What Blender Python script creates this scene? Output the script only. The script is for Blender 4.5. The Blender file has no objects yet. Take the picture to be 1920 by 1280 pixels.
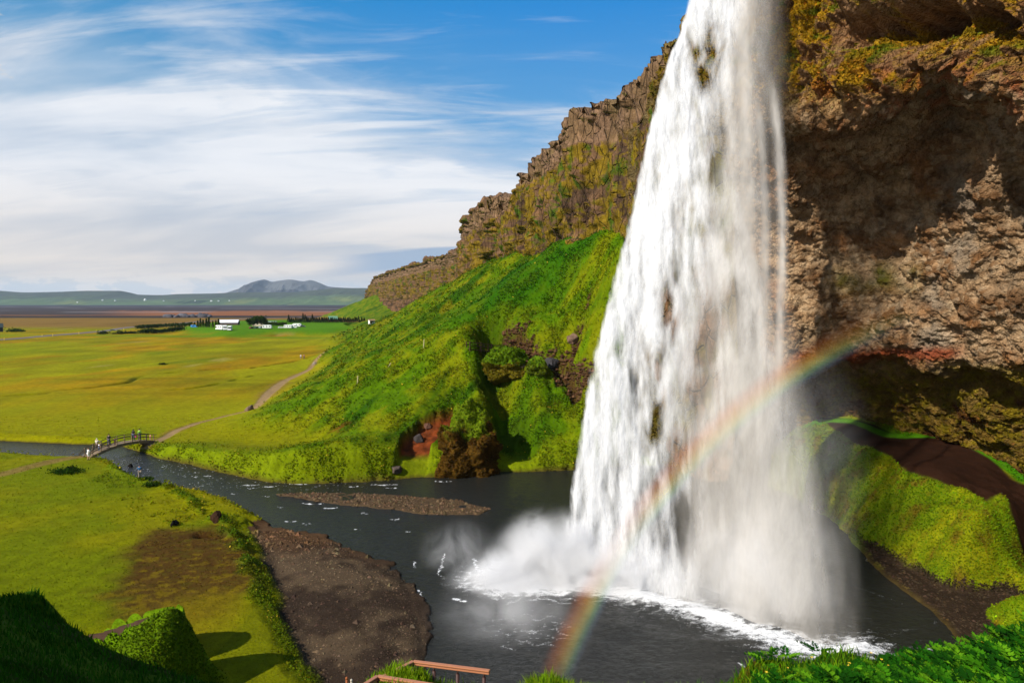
import bpy, math, random
import numpy as np

# ------------------------------------------------------------------ camera, sky, sun, exposure
SC = bpy.context.scene
COL = SC.collection
F = 1280.0                      # focal length in pixels of the 1920 px wide photograph
TH = math.atan(72 / 1280.0)     # camera looks down by this much
CAMZ = 23.5                     # metres above the pool
SUN_AZ, SUN_EL = 53.0, 36.0     # light travels towards this azimuth (from +Y to +X), sun elevation

cam_d = bpy.data.cameras.new('camera')
cam = bpy.data.objects.new('camera', cam_d)
COL.objects.link(cam)
cam_d.sensor_width = 36
cam_d.lens = 24
cam_d.clip_start = 0.2
cam_d.clip_end = 60000
cam.location = (0, 0, CAMZ)
cam.rotation_euler = (math.pi / 2 - TH, 0, 0)
SC.camera = cam

sun_d = bpy.data.lights.new('sun', 'SUN')
sun = bpy.data.objects.new('sun', sun_d)
COL.objects.link(sun)
sun_d.energy = 5.0
sun_d.angle = math.radians(0.53)
sun_d.color = (1.0, 0.93, 0.82)
sun.rotation_euler = (math.radians(90 - SUN_EL), 0, math.radians(-SUN_AZ))
SC.view_settings.view_transform = 'Standard'
SC.view_settings.look = 'None'
SC.view_settings.exposure = 0.36
SC.view_settings.gamma = 1.0
SC.cycles.transparent_max_bounces = 48
SC.cycles.max_bounces = 6
SC.cycles.diffuse_bounces = 3
SC.cycles.volume_bounces = 3
SC.cycles.volume_step_rate = 1.0
SC.cycles.volume_max_steps = 256


class NT:
    """small helper for node trees"""
    def __init__(s, tree):
        s.t = tree
        s.n = tree.nodes
        s.n.clear()

    def add(s, typ, **kw):
        nd = s.n.new(typ)
        ins = kw.pop('ins', {})
        for k, v in kw.items():
            setattr(nd, k, v)
        for k, v in ins.items():
            if isinstance(v, bpy.types.NodeSocket):
                s.t.links.new(v, nd.inputs[k])
            else:
                nd.inputs[k].default_value = v
        return nd

    def math(s, op, a, b=0.0, clamp=False):
        nd = s.n.new('ShaderNodeMath')
        nd.operation = op
        nd.use_clamp = clamp
        for i, v in enumerate((a, b)):
            if isinstance(v, bpy.types.NodeSocket):
                s.t.links.new(v, nd.inputs[i])
            else:
                nd.inputs[i].default_value = v
        return nd.outputs[0]

    def ramp(s, fac, stops):
        nd = s.n.new('ShaderNodeValToRGB')
        s.t.links.new(fac, nd.inputs[0])
        cr = nd.color_ramp
        while len(cr.elements) < len(stops):
            cr.elements.new(0.5)
        for e, (p, c) in zip(cr.elements, stops):
            e.position = p
            e.color = c if len(c) == 4 else (*c, 1)
        return nd.outputs[0]

    def maprange(s, v, a, b, c=0.0, d=1.0, smooth=True):
        nd = s.n.new('ShaderNodeMapRange')
        nd.interpolation_type = 'SMOOTHSTEP' if smooth else 'LINEAR'
        s.t.links.new(v, nd.inputs[0])
        for i, x in enumerate((a, b, c, d)):
            nd.inputs[i + 1].default_value = x
        return nd.outputs[0]

    def mix(s, fac, a, b, blend='MIX'):
        nd = s.n.new('ShaderNodeMix')
        nd.data_type = 'RGBA'
        nd.blend_type = blend
        for i, v in ((0, fac), (6, a), (7, b)):
            if isinstance(v, bpy.types.NodeSocket):
                s.t.links.new(v, nd.inputs[i])
            else:
                nd.inputs[i].default_value = v if i == 0 or len(v) == 4 else (*v, 1)
        return nd.outputs[2]

    def noise(s, vec, scale, detail=4, rough=0.55, dist=0.0):
        nd = s.add('ShaderNodeTexNoise', ins={'Vector': vec, 'Scale': scale, 'Detail': detail,
                                               'Roughness': rough, 'Distortion': dist})
        return nd.outputs[0]

    def mapping(s, vec, scale=(1, 1, 1), rot=(0, 0, 0), loc=(0, 0, 0)):
        nd = s.add('ShaderNodeMapping', ins={'Vector': vec, 'Scale': scale, 'Rotation': rot, 'Location': loc})
        return nd.outputs[0]


def lin(r, g, b, k=1.0):
    def f(c):
        c /= 255.0
        return (c / 12.92 if c <= 0.04045 else ((c + 0.055) / 1.055) ** 2.4) * k
    return (f(r), f(g), f(b))


# world: physical sky with thin cirrus above
W = bpy.data.worlds.new('World')
SC.world = W
W.use_nodes = True
w = NT(W.node_tree)
sky = w.add('ShaderNodeTexSky', sky_type='NISHITA', sun_disc=False, sun_elevation=math.radians(SUN_EL),
            sun_rotation=math.radians(SUN_AZ + 180), altitude=50, air_density=1.0, dust_density=0.4,
            ozone_density=3.0)
tc = w.add('ShaderNodeTexCoord')
sep = w.add('ShaderNodeSeparateXYZ', ins={0: tc.outputs['Generated']})
el = w.math('ARCSINE', sep.outputs[2])
azr = w.math('DIVIDE', sep.outputs[0], w.math('MAXIMUM', sep.outputs[1], 0.05))
grad = w.ramp(w.maprange(el, 0.0, 1.0, smooth=False), [(0.0, (0.42, 0.50, 0.58)), (0.12, (0.25, 0.42, 0.62)), (0.24, (0.09, 0.32, 0.62)),
                                                       (0.40, (0.004, 0.215, 0.60)), (0.9, (0.025, 0.11, 0.34))])
grad = w.mix(w.maprange(azr, -0.7, 0.2), w.mix(1.0, grad, (1.6, 1.05, 0.86), 'MULTIPLY'), grad)
grad = w.mix(1.0, grad, (10, 10, 10), 'MULTIPLY')
skyc = w.mix(0.90, sky.outputs[0], grad)
zc = w.math('ADD', w.math('MAXIMUM', sep.outputs[2], 0.0), 0.24)
px = w.math('DIVIDE', sep.outputs[0], zc)
py = w.math('DIVIDE', sep.outputs[1], zc)
pl = w.add('ShaderNodeCombineXYZ', ins={0: px, 1: py, 2: 0.0}).outputs[0]
# thin cirrus sheets that run to the right and away, in layers of different grain
def layer(sx, sy, rot, scale, det, ro, dist, loc):
    return w.noise(w.mapping(pl, scale=(sx, sy, 1), rot=(0, 0, math.radians(rot)), loc=loc), scale, det, ro, dist)
n1 = layer(0.9, 2.6, -30, 1.1, 8, 0.58, 1.0, (0, 0, 0))
n1b = layer(1.2, 7.0, -33, 1.2, 7, 0.6, 0.9, (5, 2, 0))
n2 = layer(0.55, 1.3, -24, 1.1, 5, 0.5, 0.8, (3.3, 1.7, 0))
n3 = layer(0.9, 1.2, 0, 0.8, 3, 0.5, 0.3, (9, 4, 0))
cover = w.maprange(el, 0.17, 0.37, 1.0, 0.10)
right = w.maprange(azr, -0.40, 0.12, 0.0, 0.34)
cover = w.math('SUBTRACT', cover, w.math('MULTIPLY', right, w.maprange(el, 0.06, 0.28, 0.1, 1.0)))
big = w.math('ADD', w.math('MULTIPLY', n2, 1.0), w.math('MULTIPLY', n3, 0.45))
big = w.math('ADD', big, w.math('MULTIPLY', n1, 0.45))
big = w.math('ADD', big, w.math('MULTIPLY', cover, 0.60))
veil = w.maprange(big, 1.02, 1.58)
wisp = w.maprange(w.math('ADD', n1, w.math('MULTIPLY', cover, 0.12)), 0.42, 0.80)
wisp2 = w.maprange(w.math('ADD', n1b, w.math('MULTIPLY', n1, 0.3)), 0.60, 0.86)
cl = w.math('ADD', w.math('MULTIPLY', veil, 0.85), w.math('MULTIPLY', wisp, 0.52))
cl = w.math('ADD', cl, w.math('MULTIPLY', wisp2, 0.46), clamp=True)
shade = w.maprange(layer(0.6, 1.8, -22, 1.1, 6, 0.55, 0.6, (1, 7, 0)), 0.32, 0.64)
cloudc = w.mix(shade, (4.4, 5.2, 6.3), (7.5, 7.7, 8.1))
warm = w.maprange(el, 0.0, 0.20, 1.0, 0.0)
cloudc = w.mix(w.math('MULTIPLY', warm, 0.85), cloudc, w.mix(shade, (5.9, 5.4, 5.0), (7.8, 6.6, 5.4)))
c0 = w.mix(cl, skyc, cloudc)
# low cumulus bank near the horizon
cn = w.noise(w.mapping(tc.outputs['Generated'], scale=(1, 1, 2.4)), 22.0, 6, 0.6)
prof = w.math('ADD', cn, w.maprange(el, 0.006, 0.060, 0.16, -0.20, smooth=False))
prof = w.math('ADD', prof, w.maprange(azr, -0.75, -0.25, 0.06, -0.02))
cum = w.maprange(prof, 0.53, 0.60)
c0 = w.mix(w.math('MULTIPLY', cum, 0.45), c0, w.mix(w.maprange(el, 0.016, 0.05), (3.7, 4.4, 5.0), (6.6, 5.8, 5.1)))
# long low cloud bank beside the cliff
bz = w.math('SUBTRACT', w.math('SUBTRACT', el, w.math('MULTIPLY', azr, 0.12)), 0.082)
bz = w.math('ADD', w.math('ABSOLUTE', bz), w.math('MULTIPLY', w.math('SUBTRACT', n1b, 0.5), 0.02))
bk = w.math('MULTIPLY', w.maprange(bz, 0.017, 0.009), w.maprange(azr, -0.30, -0.18))
bk = w.math('MULTIPLY', bk, w.maprange(el, 0.085, 0.078))
c0 = w.mix(w.math('MULTIPLY', bk, 0.85), c0, (2.7, 3.7, 5.2))
bg = w.add('ShaderNodeBackground', ins={0: c0, 1: 0.092})
wo = w.add('ShaderNodeOutputWorld', ins={0: bg.outputs[0]})


# ------------------------------------------------------------------ projection helpers (photo pixel -> place)
CT, ST = math.cos(TH), math.sin(TH)


def dirs(u, v):
    x = (np.asarray(u, float) - 960) / F
    z = -(np.asarray(v, float) - 640) / F
    return x, CT + z * ST, -ST + z * CT


def PT(u, v, Y):
    dx, dy, dz = dirs(u, v)
    k = Y / dy
    return np.stack([dx * k, np.asarray(Y, float) + 0 * dx, CAMZ + dz * k], -1)


def PZ(u, v, z0=0.0):
    dx, dy, dz = dirs(u, v)
    k = (z0 - CAMZ) / dz
    return np.stack([dx * k, dy * k, z0 + 0 * dx], -1)


# ------------------------------------------------------------------ numpy noise
_rs = np.random.RandomState(7)
_perm = np.concatenate([_rs.permutation(512)] * 2)
_grad = _rs.normal(size=(512, 3)).astype(np.float32)
_grad /= np.linalg.norm(_grad, axis=1)[:, None]


def _h(i, j, k):
    return _perm[(_perm[(_perm[i & 511] + j) & 511] + k) & 511]


def gnoise(x, y, z):
    x = np.asarray(x, np.float32); y = np.asarray(y, np.float32); z = np.asarray(z, np.float32)
    x, y, z = np.broadcast_arrays(x, y, z)
    xi = np.floor(x).astype(np.int32); yi = np.floor(y).astype(np.int32); zi = np.floor(z).astype(np.int32)
    xf = x - xi; yf = y - yi; zf = z - zi
    sx = xf * xf * xf * (xf * (xf * 6 - 15) + 10)
    sy = yf * yf * yf * (yf * (yf * 6 - 15) + 10)
    sz = zf * zf * zf * (zf * (zf * 6 - 15) + 10)
    out = 0
    for a in (0, 1):
        wa = sx if a else 1 - sx
        for b in (0, 1):
            wb = sy if b else 1 - sy
            for c in (0, 1):
                wc = sz if c else 1 - sz
                g = _grad[_h(xi + a, yi + b, zi + c)]
                d = g[..., 0] * (xf - a) + g[..., 1] * (yf - b) + g[..., 2] * (zf - c)
                out = out + wa * wb * wc * d
    return out * 1.6


def fbm(x, y, z=0.0, o=4, lac=2.03, g=0.5):
    s = 0; a = 1.0; t = 0
    for i in range(o):
        s = s + a * gnoise(np.asarray(x) + 17.3 * i, np.asarray(y) - 9.1 * i, np.asarray(z) + 4.7 * i)
        t += a
        a *= g
        x = np.asarray(x) * lac; y = np.asarray(y) * lac; z = np.asarray(z) * lac
    return s / t


def ridge(x, y, z=0.0, o=3):
    s = 0; a = 1.0; t = 0
    for i in range(o):
        s = s + a * (1 - 2 * np.abs(gnoise(np.asarray(x) + 11.3 * i, np.asarray(y) + 5.1 * i, np.asarray(z))))
        t += a; a *= 0.5
        x = np.asarray(x) * 2.1; y = np.asarray(y) * 2.1; z = np.asarray(z) * 2.1
    return s / t


def worley(x, y, z):
    """F1, F2 and a random value of the nearest cell"""
    x = np.asarray(x, np.float32); y = np.asarray(y, np.float32); z = np.asarray(z, np.float32)
    x, y, z = np.broadcast_arrays(x, y, z)
    xi = np.floor(x).astype(np.int32); yi = np.floor(y).astype(np.int32); zi = np.floor(z).astype(np.int32)
    f1 = np.full(x.shape, 9.0, np.float32); f2 = f1.copy(); cid = np.zeros(x.shape, np.float32)
    for a in (-1, 0, 1):
        for b in (-1, 0, 1):
            for c in (-1, 0, 1):
                h = _h(xi + a, yi + b, zi + c)
                px_ = xi + a + (_grad[h, 0] * .45 + .5) - x
                py_ = yi + b + (_grad[h, 1] * .45 + .5) - y
                pz_ = zi + c + (_grad[h, 2] * .45 + .5) - z
                d = np.sqrt(px_ ** 2 + py_ ** 2 + pz_ ** 2)
                m = d < f1
                f2 = np.where(m, f1, np.minimum(f2, d))
                cid = np.where(m, (h % 97) / 97.0, cid)
                f1 = np.where(m, d, f1)
    return f1, f2, cid


def sstep(a, b, x):
    t = np.clip((x - a) / (b - a), 0, 1)
    return t * t * (3 - 2 * t)


def lerp(a, b, t):
    return a + (b - a) * t


def mixc(a, b, t):
    return a * (1 - t[..., None]) + np.asarray(b) * t[..., None]


def polydist(x, y, pts, closed=False, radii=None):
    """distance to a polyline (plan)"""
    d = np.full(x.shape, 1e9, np.float32)
    n = len(pts)
    for i in range(n if closed else n - 1):
        ax, ay = pts[i][:2]; bx, by = pts[(i + 1) % n][:2]
        vx, vy = bx - ax, by - ay
        L = vx * vx + vy * vy + 1e-9
        t = np.clip(((x - ax) * vx + (y - ay) * vy) / L, 0, 1)
        dd = np.hypot(x - ax - t * vx, y - ay - t * vy)
        if radii is not None:
            dd = dd / (radii[i] + (radii[(i + 1) % n] - radii[i]) * t)
        d = np.minimum(d, dd)
    return d


def sdpoly(x, y, pts):
    """signed distance to a closed polygon, negative inside"""
    d = polydist(x, y, pts, True)
    ins = np.zeros(x.shape, bool)
    n = len(pts)
    for i in range(n):
        ax, ay = pts[i][:2]; bx, by = pts[(i + 1) % n][:2]
        if ay == by:
            continue
        c = ((ay > y) != (by > y)) & (x < (bx - ax) * (y - ay) / (by - ay) + ax)
        ins ^= c
    return np.where(ins, -d, d)


def pchip(xk, yk, xq):
    """shape-preserving cubic; yk (n, ...)"""
    xk = np.asarray(xk, float); yk = np.asarray(yk, float)
    h = np.diff(xk)
    sh = (-1,) + (1,) * (yk.ndim - 1)
    dl = np.diff(yk, axis=0) / h.reshape(sh)
    m = np.zeros_like(yk)
    m[0] = dl[0]; m[-1] = dl[-1]
    a, b = dl[:-1], dl[1:]
    with np.errstate(divide='ignore', invalid='ignore'):
        hm = 2 * a * b / (a + b)
    m[1:-1] = np.where(a * b > 0, np.nan_to_num(hm), 0)
    i = np.clip(np.searchsorted(xk, xq) - 1, 0, len(xk) - 2)
    t = ((xq - xk[i]) / h[i]).reshape(sh)
    hh = h[i].reshape(sh)
    return ((2 * t ** 3 - 3 * t ** 2 + 1) * yk[i] + (t ** 3 - 2 * t ** 2 + t) * hh * m[i]
            + (-2 * t ** 3 + 3 * t ** 2) * yk[i + 1] + (t ** 3 - t ** 2) * hh * m[i + 1])


def tps_fit(X, z, smooth=0.0):
    n = len(X)
    d = np.linalg.norm(X[:, None] - X[None], axis=2)
    K = np.where(d > 0, d ** 2 * np.log(d + 1e-12), 0) + smooth * np.eye(n)
    Pm = np.c_[np.ones(n), X]
    A = np.zeros((n + 3, n + 3))
    A[:n, :n] = K; A[:n, n:] = Pm; A[n:, :n] = Pm.T
    return np.linalg.solve(A, np.r_[z, 0, 0, 0])


def tps_eval(X, wgt, qx, qy):
    out = np.zeros(qx.shape)
    for i in range(len(X)):
        r2 = (qx - X[i, 0]) ** 2 + (qy - X[i, 1]) ** 2
        out += wgt[i] * 0.5 * r2 * np.log(r2 + 1e-20)
    return out + wgt[-3] + wgt[-2] * qx + wgt[-1] * qy


# ------------------------------------------------------------------ object helpers
def tag(o, label=None, cat=None, group=None, kind=None):
    if label: o['label'] = label
    if cat: o['category'] = cat
    if group: o['group'] = group
    if kind: o['kind'] = kind
    return o


def link(o, parent=None):
    COL.objects.link(o)
    if parent is not None:
        o.parent = parent
    return o


def empty(name, loc=(0, 0, 0), rz=0.0):
    o = bpy.data.objects.new(name, None)
    o.location = loc
    o.rotation_euler = (0, 0, rz)
    o.empty_display_size = 0.3
    return link(o)


def raw_mesh(name, V, Fc, mat=None, parent=None, col=None, smooth=True, attrs=None, colf=None):
    """V (n,3); Fc (m,k) with k = 3 or 4"""
    V = np.asarray(V, np.float32); Fc = np.asarray(Fc, np.int32)
    me = bpy.data.meshes.new(name)
    k = Fc.shape[1]
    me.vertices.add(len(V))
    me.vertices.foreach_set('co', V.ravel())
    me.loops.add(Fc.size)
    me.loops.foreach_set('vertex_index', Fc.ravel())
    me.polygons.add(len(Fc))
    me.polygons.foreach_set('loop_start', np.arange(0, Fc.size, k, dtype=np.int32))
    me.polygons.foreach_set('loop_total', np.full(len(Fc), k, np.int32))
    me.polygons.foreach_set('use_smooth', np.full(len(Fc), smooth))
    me.update(calc_edges=True)
    if col is not None:
        c = np.ones((len(V), 4), np.float32)
        c[:, :col.shape[-1]] = col.reshape(len(V), -1)
        a = me.color_attributes.new('Col', 'FLOAT_COLOR', 'POINT')
        a.data.foreach_set('color', c.ravel())
    for nm, arr in (attrs or {}).items():
        a = me.attributes.new(nm, 'FLOAT', 'POINT')
        a.data.foreach_set('value', np.asarray(arr, np.float32).ravel())
    if mat is not None:
        me.materials.append(mat)
    return link(bpy.data.objects.new(name, me), parent)


def grid_faces(nr, nc):
    i = np.arange(nr * nc).reshape(nr, nc)
    return np.stack([i[:-1, :-1], i[:-1, 1:], i[1:, 1:], i[1:, :-1]], -1).reshape(-1, 4)


class MB:
    """collects boxes, prisms and tubes into one mesh"""
    def __init__(s):
        s.v = []; s.f = []

    def poly(s, verts, faces):
        b = len(s.v)
        s.v += [tuple(map(float, q)) for q in verts]
        s.f += [tuple(b + i for i in fc) for fc in faces]
        return s

    def box(s, x0, x1, y0, y1, z0, z1):
        return s.poly([(x0, y0, z0), (x1, y0, z0), (x1, y1, z0), (x0, y1, z0),
                       (x0, y0, z1), (x1, y0, z1), (x1, y1, z1), (x0, y1, z1)],
                      [(0, 3, 2, 1), (4, 5, 6, 7), (0, 1, 5, 4), (1, 2, 6, 5), (2, 3, 7, 6), (3, 0, 4, 7)])

    def bar(s, a, b, wd, ht, up=(0, 0, 1)):
        a = np.array(a, float); b = np.array(b, float)
        d = (b - a) / np.linalg.norm(b - a)
        sd = np.cross(d, up)
        if np.linalg.norm(sd) < 1e-6:
            sd = np.array((1.0, 0, 0))
        sd /= np.linalg.norm(sd)
        u = np.cross(sd, d)
        vs = []
        for q in (a, b):
            for sx, su in ((-1, -1), (1, -1), (1, 1), (-1, 1)):
                vs.append(q + sd * sx * wd / 2 + u * su * ht / 2)
        return s.poly(vs, [(0, 1, 2, 3), (7, 6, 5, 4), (0, 4, 5, 1), (1, 5, 6, 2), (2, 6, 7, 3), (3, 7, 4, 0)])

    def tube(s, a, b, r0, r1=None, n=10):
        r1 = r0 if r1 is None else r1
        a = np.array(a, float); b = np.array(b, float)
        d = (b - a) / np.linalg.norm(b - a)
        e = np.cross(d, (0, 0, 1) if abs(d[2]) < .9 else (1, 0, 0)); e /= np.linalg.norm(e)
        g = np.cross(d, e)
        vs = []
        for q, r in ((a, r0), (b, r1)):
            for k in range(n):
                t = 2 * math.pi * k / n
                vs.append(q + r * (math.cos(t) * e + math.sin(t) * g))
        fc = [(k, (k + 1) % n, n + (k + 1) % n, n + k) for k in range(n)]
        fc += [tuple(range(n))[::-1], tuple(range(n, 2 * n))]
        return s.poly(vs, fc)

    def ball(s, c, r, n=8, m=6):
        c = np.array(c, float)
        r = np.array(r if hasattr(r, '__len__') else (r, r, r), float)
        vs = [c + r * (0, 0, 1)]
        for j in range(1, m):
            p = math.pi * j / m
            for k in range(n):
                t = 2 * math.pi * k / n
                vs.append(c + r * (math.sin(p) * math.cos(t), math.sin(p) * math.sin(t), math.cos(p)))
        vs.append(c - r * (0, 0, 1))
        fc = [(0, 1 + k, 1 + (k + 1) % n) for k in range(n)]
        for j in range(m - 2):
            for k in range(n):
                a = 1 + j * n + k; b = 1 + j * n + (k + 1) % n
                fc.append((a, a + n, b + n, b))
        e = len(vs) - 1
        fc += [(e, e - n + (k + 1) % n, e - n + k) for k in range(n)]
        return s.poly(vs, fc)

    def build(s, name, mat, parent=None, smooth=False, bevel=0.0):
        me = bpy.data.meshes.new(name)
        me.from_pydata(s.v, [], s.f)
        me.materials.append(mat)
        if smooth:
            for p in me.polygons:
                p.use_smooth = True
        me.update()
        o = link(bpy.data.objects.new(name, me), parent)
        if bevel > 0:
            b = o.modifiers.new('b', 'BEVEL')
            b.width = bevel
            b.segments = 2
        return o


def children(o):
    return [c for c in bpy.data.objects if c.parent == o]


def copy_tree(o, parent=None):
    kids = list(o.children)
    c = o.copy()
    COL.objects.link(c)
    c.parent = parent
    for ch in kids:
        copy_tree(ch, c)
    return c


# ------------------------------------------------------------------ materials
def mat_new(name):
    m = bpy.data.materials.new(name)
    m.use_nodes = True
    return m, NT(m.node_tree)


def simple(name, col, rough=0.6, metal=0.0, var=0.12, scale=8.0, bump=0.0):
    m, t = mat_new(name)
    tcn = t.add('ShaderNodeTexCoord')
    n = t.noise(tcn.outputs['Object'], scale, 4, 0.6)
    c = t.mix(n, tuple(x * (1 - var) for x in col), tuple(min(1, x * (1 + var)) for x in col))
    b = t.add('ShaderNodeBsdfPrincipled', ins={'Base Color': c, 'Roughness': rough, 'Metallic': metal})
    if bump:
        bp = t.add('ShaderNodeBump', ins={'Strength': bump, 'Distance': 0.05, 'Height': n})
        t.t.links.new(bp.outputs[0], b.inputs['Normal'])
    t.add('ShaderNodeOutputMaterial', ins={0: b.outputs[0]})
    return m


def terrain_mat(name, s1=0.9, s2=6.0, bump=0.6, bdist=0.35, amp=0.35, rough=0.95, vor=False):
    """albedo from the mesh's own ground-cover map, broken up by procedural noise"""
    m, t = mat_new(name)
    at = t.add('ShaderNodeAttribute', attribute_name='Col').outputs[0]
    pos = t.add('ShaderNodeNewGeometry').outputs['Position']
    a = t.noise(pos, s1, 6, 0.65)
    b = t.noise(pos, s2, 4, 0.7)
    k = t.math('ADD', t.math('MULTIPLY', a, 0.6), t.math('MULTIPLY', b, 0.4))
    k = t.maprange(k, 0.36, 0.64, 1 - amp, 1 + amp, smooth=False)
    kc = t.add('ShaderNodeCombineColor', ins={0: k, 1: k, 2: k}).outputs[0]
    c = t.mix(1.0, at, kc, 'MULTIPLY')
    hgt = t.math('ADD', t.math('MULTIPLY', a, 1.0), t.math('MULTIPLY', b, 0.35))
    if vor:
        vo = t.add('ShaderNodeTexVoronoi', ins={'Vector': pos, 'Scale': 2.8}).outputs[0]
        vo2 = t.add('ShaderNodeTexVoronoi', ins={'Vector': pos, 'Scale': 8.0}).outputs[0]
        hgt = t.math('ADD', hgt, t.math('ADD', t.math('MULTIPLY', vo, -0.55), t.math('MULTIPLY', vo2, -0.25)))
    bp = t.add('ShaderNodeBump', ins={'Strength': bump, 'Distance': bdist, 'Height': hgt})
    bs = t.add('ShaderNodeBsdfPrincipled', ins={'Base Color': c, 'Roughness': rough, 'Normal': bp.outputs[0],
                                                 'Specular IOR Level': 0.03})
    t.add('ShaderNodeOutputMaterial', ins={0: bs.outputs[0]})
    return m


def leaf_mat(name, transl=0.35):
    m, t = mat_new(name)
    at = t.add('ShaderNodeAttribute', attribute_name='Col').outputs[0]
    d = t.add('ShaderNodeBsdfPrincipled', ins={'Base Color': at, 'Roughness': 0.8, 'Specular IOR Level': 0.05})
    tr = t.add('ShaderNodeBsdfTranslucent', ins={0: at})
    mx = t.add('ShaderNodeMixShader', ins={0: transl, 1: d.outputs[0], 2: tr.outputs[0]})
    t.add('ShaderNodeOutputMaterial', ins={0: mx.outputs[0]})
    return m


M_GROUND = terrain_mat('ground_cover', 0.8, 5.0, 0.55, 0.30, 0.30)
M_CLIFF = terrain_mat('cliff_rock', 0.9, 5.5, 0.9, 0.7, 0.55, 0.9, vor=True)


def layered_rock(name):
    m, t = mat_new(name)
    at = t.add('ShaderNodeAttribute', attribute_name='Col').outputs[0]
    pos = t.add('ShaderNodeNewGeometry').outputs['Position']
    a = t.noise(t.mapping(pos, scale=(1.3, .8, .35)), 1.0, 6, 0.65, 0.4)
    b = t.noise(pos, 3.5, 4, 0.7)
    v = t.add('ShaderNodeTexVoronoi', feature='DISTANCE_TO_EDGE', ins={'Vector': t.mapping(pos, scale=(.75, .42, .22)), 'Scale': 1.0}).outputs[0]
    cr = t.maprange(v, 0.0, 0.055)
    k = t.math('ADD', t.math('MULTIPLY', a, 0.6), t.math('MULTIPLY', b, 0.4))
    k = t.maprange(k, 0.36, 0.64, 0.5, 1.5, smooth=False)
    kc = t.add('ShaderNodeCombineColor', ins={0: k, 1: k, 2: k}).outputs[0]
    c = t.mix(1.0, at, kc, 'MULTIPLY')
    hgt = t.math('ADD', t.math('ADD', a, t.math('MULTIPLY', b, 0.35)), t.math('MULTIPLY', cr, 0.8))
    bp = t.add('ShaderNodeBump', ins={'Strength': 0.9, 'Distance': 0.9, 'Height': hgt})
    bs = t.add('ShaderNodeBsdfPrincipled', ins={'Base Color': c, 'Roughness': 0.92, 'Normal': bp.outputs[0], 'Specular IOR Level': 0.12})
    t.add('ShaderNodeOutputMaterial', ins={0: bs.outputs[0]})
    return m


M_CLIFF2 = layered_rock('cliff_rock_layered')
M_FAR = terrain_mat('far_land', 0.0012, 0.008, 0.35, 60.0, 0.22)
M_ROCK = terrain_mat('bare_rock', 1.5, 7.0, 0.8, 0.25, 0.35, 0.85)
M_LEAF = leaf_mat('foliage')

# ------------------------------------------------------------------ plan of the place
KA = 0.66    # albedo for a colour read off sunlit ground


def px_list(pts, z=0.0):
    return [tuple(PZ(p[0], p[1], p[2] if len(p) > 2 else z)[:2]) for p in pts]


# water outline: far/right banks at water level, near/left bank by its top edge
WATER = px_list([(-500, 820), (0, 826), (80, 830), (150, 833), (215, 834), (262, 846), (300, 860), (350, 870), (400, 882),
                 (470, 897), (500, 903), (560, 907), (640, 905), (720, 901), (790, 894), (860, 893), (935, 884),
                 (1000, 884), (1090, 880), (1200, 872), (1350, 880), (1480, 925), (1560, 975), (1610, 1020),
                 (1640, 1060), (1700, 1105), (1760, 1150), (1800, 1200), (1810, 1260), (1800, 1360), (1700, 1480)]) + \
        px_list([(1300, 1560), (900, 1600), (780, 1500), (790, 1330), (800, 1250), (800, 1180), (790, 1120),
                 (760, 1082), (700, 1048), (640, 1018), (560, 996), (535, 992)], 0.15) + \
        px_list([(510, 975), (470, 950), (430, 930), (380, 915), (310, 905), (265, 890), (240, 878), (208, 858),
                 (176, 853), (120, 853), (0, 847), (-500, 838)], 0.8)
GRAVEL = px_list([(470, 998), (535, 992), (560, 996), (640, 1018), (700, 1048), (760, 1082), (790, 1120), (800, 1180),
                  (800, 1250), (790, 1330), (780, 1500), (640, 1420), (620, 1340), (590, 1285), (562, 1215),
                  (512, 1150), (516, 1100), (500, 1050)], 0.2)
BAR = px_list([(490, 921), (560, 920), (650, 922), (750, 925), (850, 935), (930, 950), (900, 964), (820, 966), (700, 953),
               (600, 941), (510, 931)], 0.1)
BEACH = px_list([(1600, 1000), (1700, 1062), (1800, 1100), (1880, 1105), (1960, 1080), (2100, 1100), (2100, 1300),
                 (1800, 1360), (1810, 1260), (1800, 1200), (1760, 1150), (1690, 1100), (1630, 1050)], 0.2)
PATH = px_list([(265, 835), (290, 828), (330, 806), (370, 792), (420, 781), (476, 772), (487, 760), (500, 742),
                (520, 724), (535, 713), (560, 702), (580, 692), (592, 681), (612, 672)], 1.1)
PATH_R = [.8, .8, .8, .75, .7, .8, 1.1, 1.4, 1.5, 1.2, 1.2, .8, .8, .7]
ROADPX = [(-500, 668), (0, 637), (100, 629), (190, 621), (250, 613), (330, 607), (400, 601), (470, 597), (600, 594)]
ROAD = px_list(ROADPX, 1.0)
DITCH1 = px_list([(-60, 745), (0, 742), (80, 738), (110, 731), (170, 726), (240, 716), (270, 703), (300, 700), (400, 692), (470, 690), (560, 676), (600, 668)], 1.0)
DITCH2 = px_list([(300, 730), (350, 728), (390, 722), (480, 702)], 1.0)
CAMP = px_list([(330, 612), (380, 604), (470, 600), (560, 600), (640, 601), (690, 606), (680, 616), (620, 621), (500, 622), (420, 626), (345, 618)], 3.5)


def uy(x, y):
    return x / y, np.log(np.maximum(y, 3.0))


def ctl(items):
    X = []; z = []
    for it in items:
        k, u, v, q = it
        p = PT(u, v, q) if k == 'Y' else PZ(u, v, q)
        X.append(uy(p[0], p[1])); z.append(p[2])
    return np.array(X), np.array(z)


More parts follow.
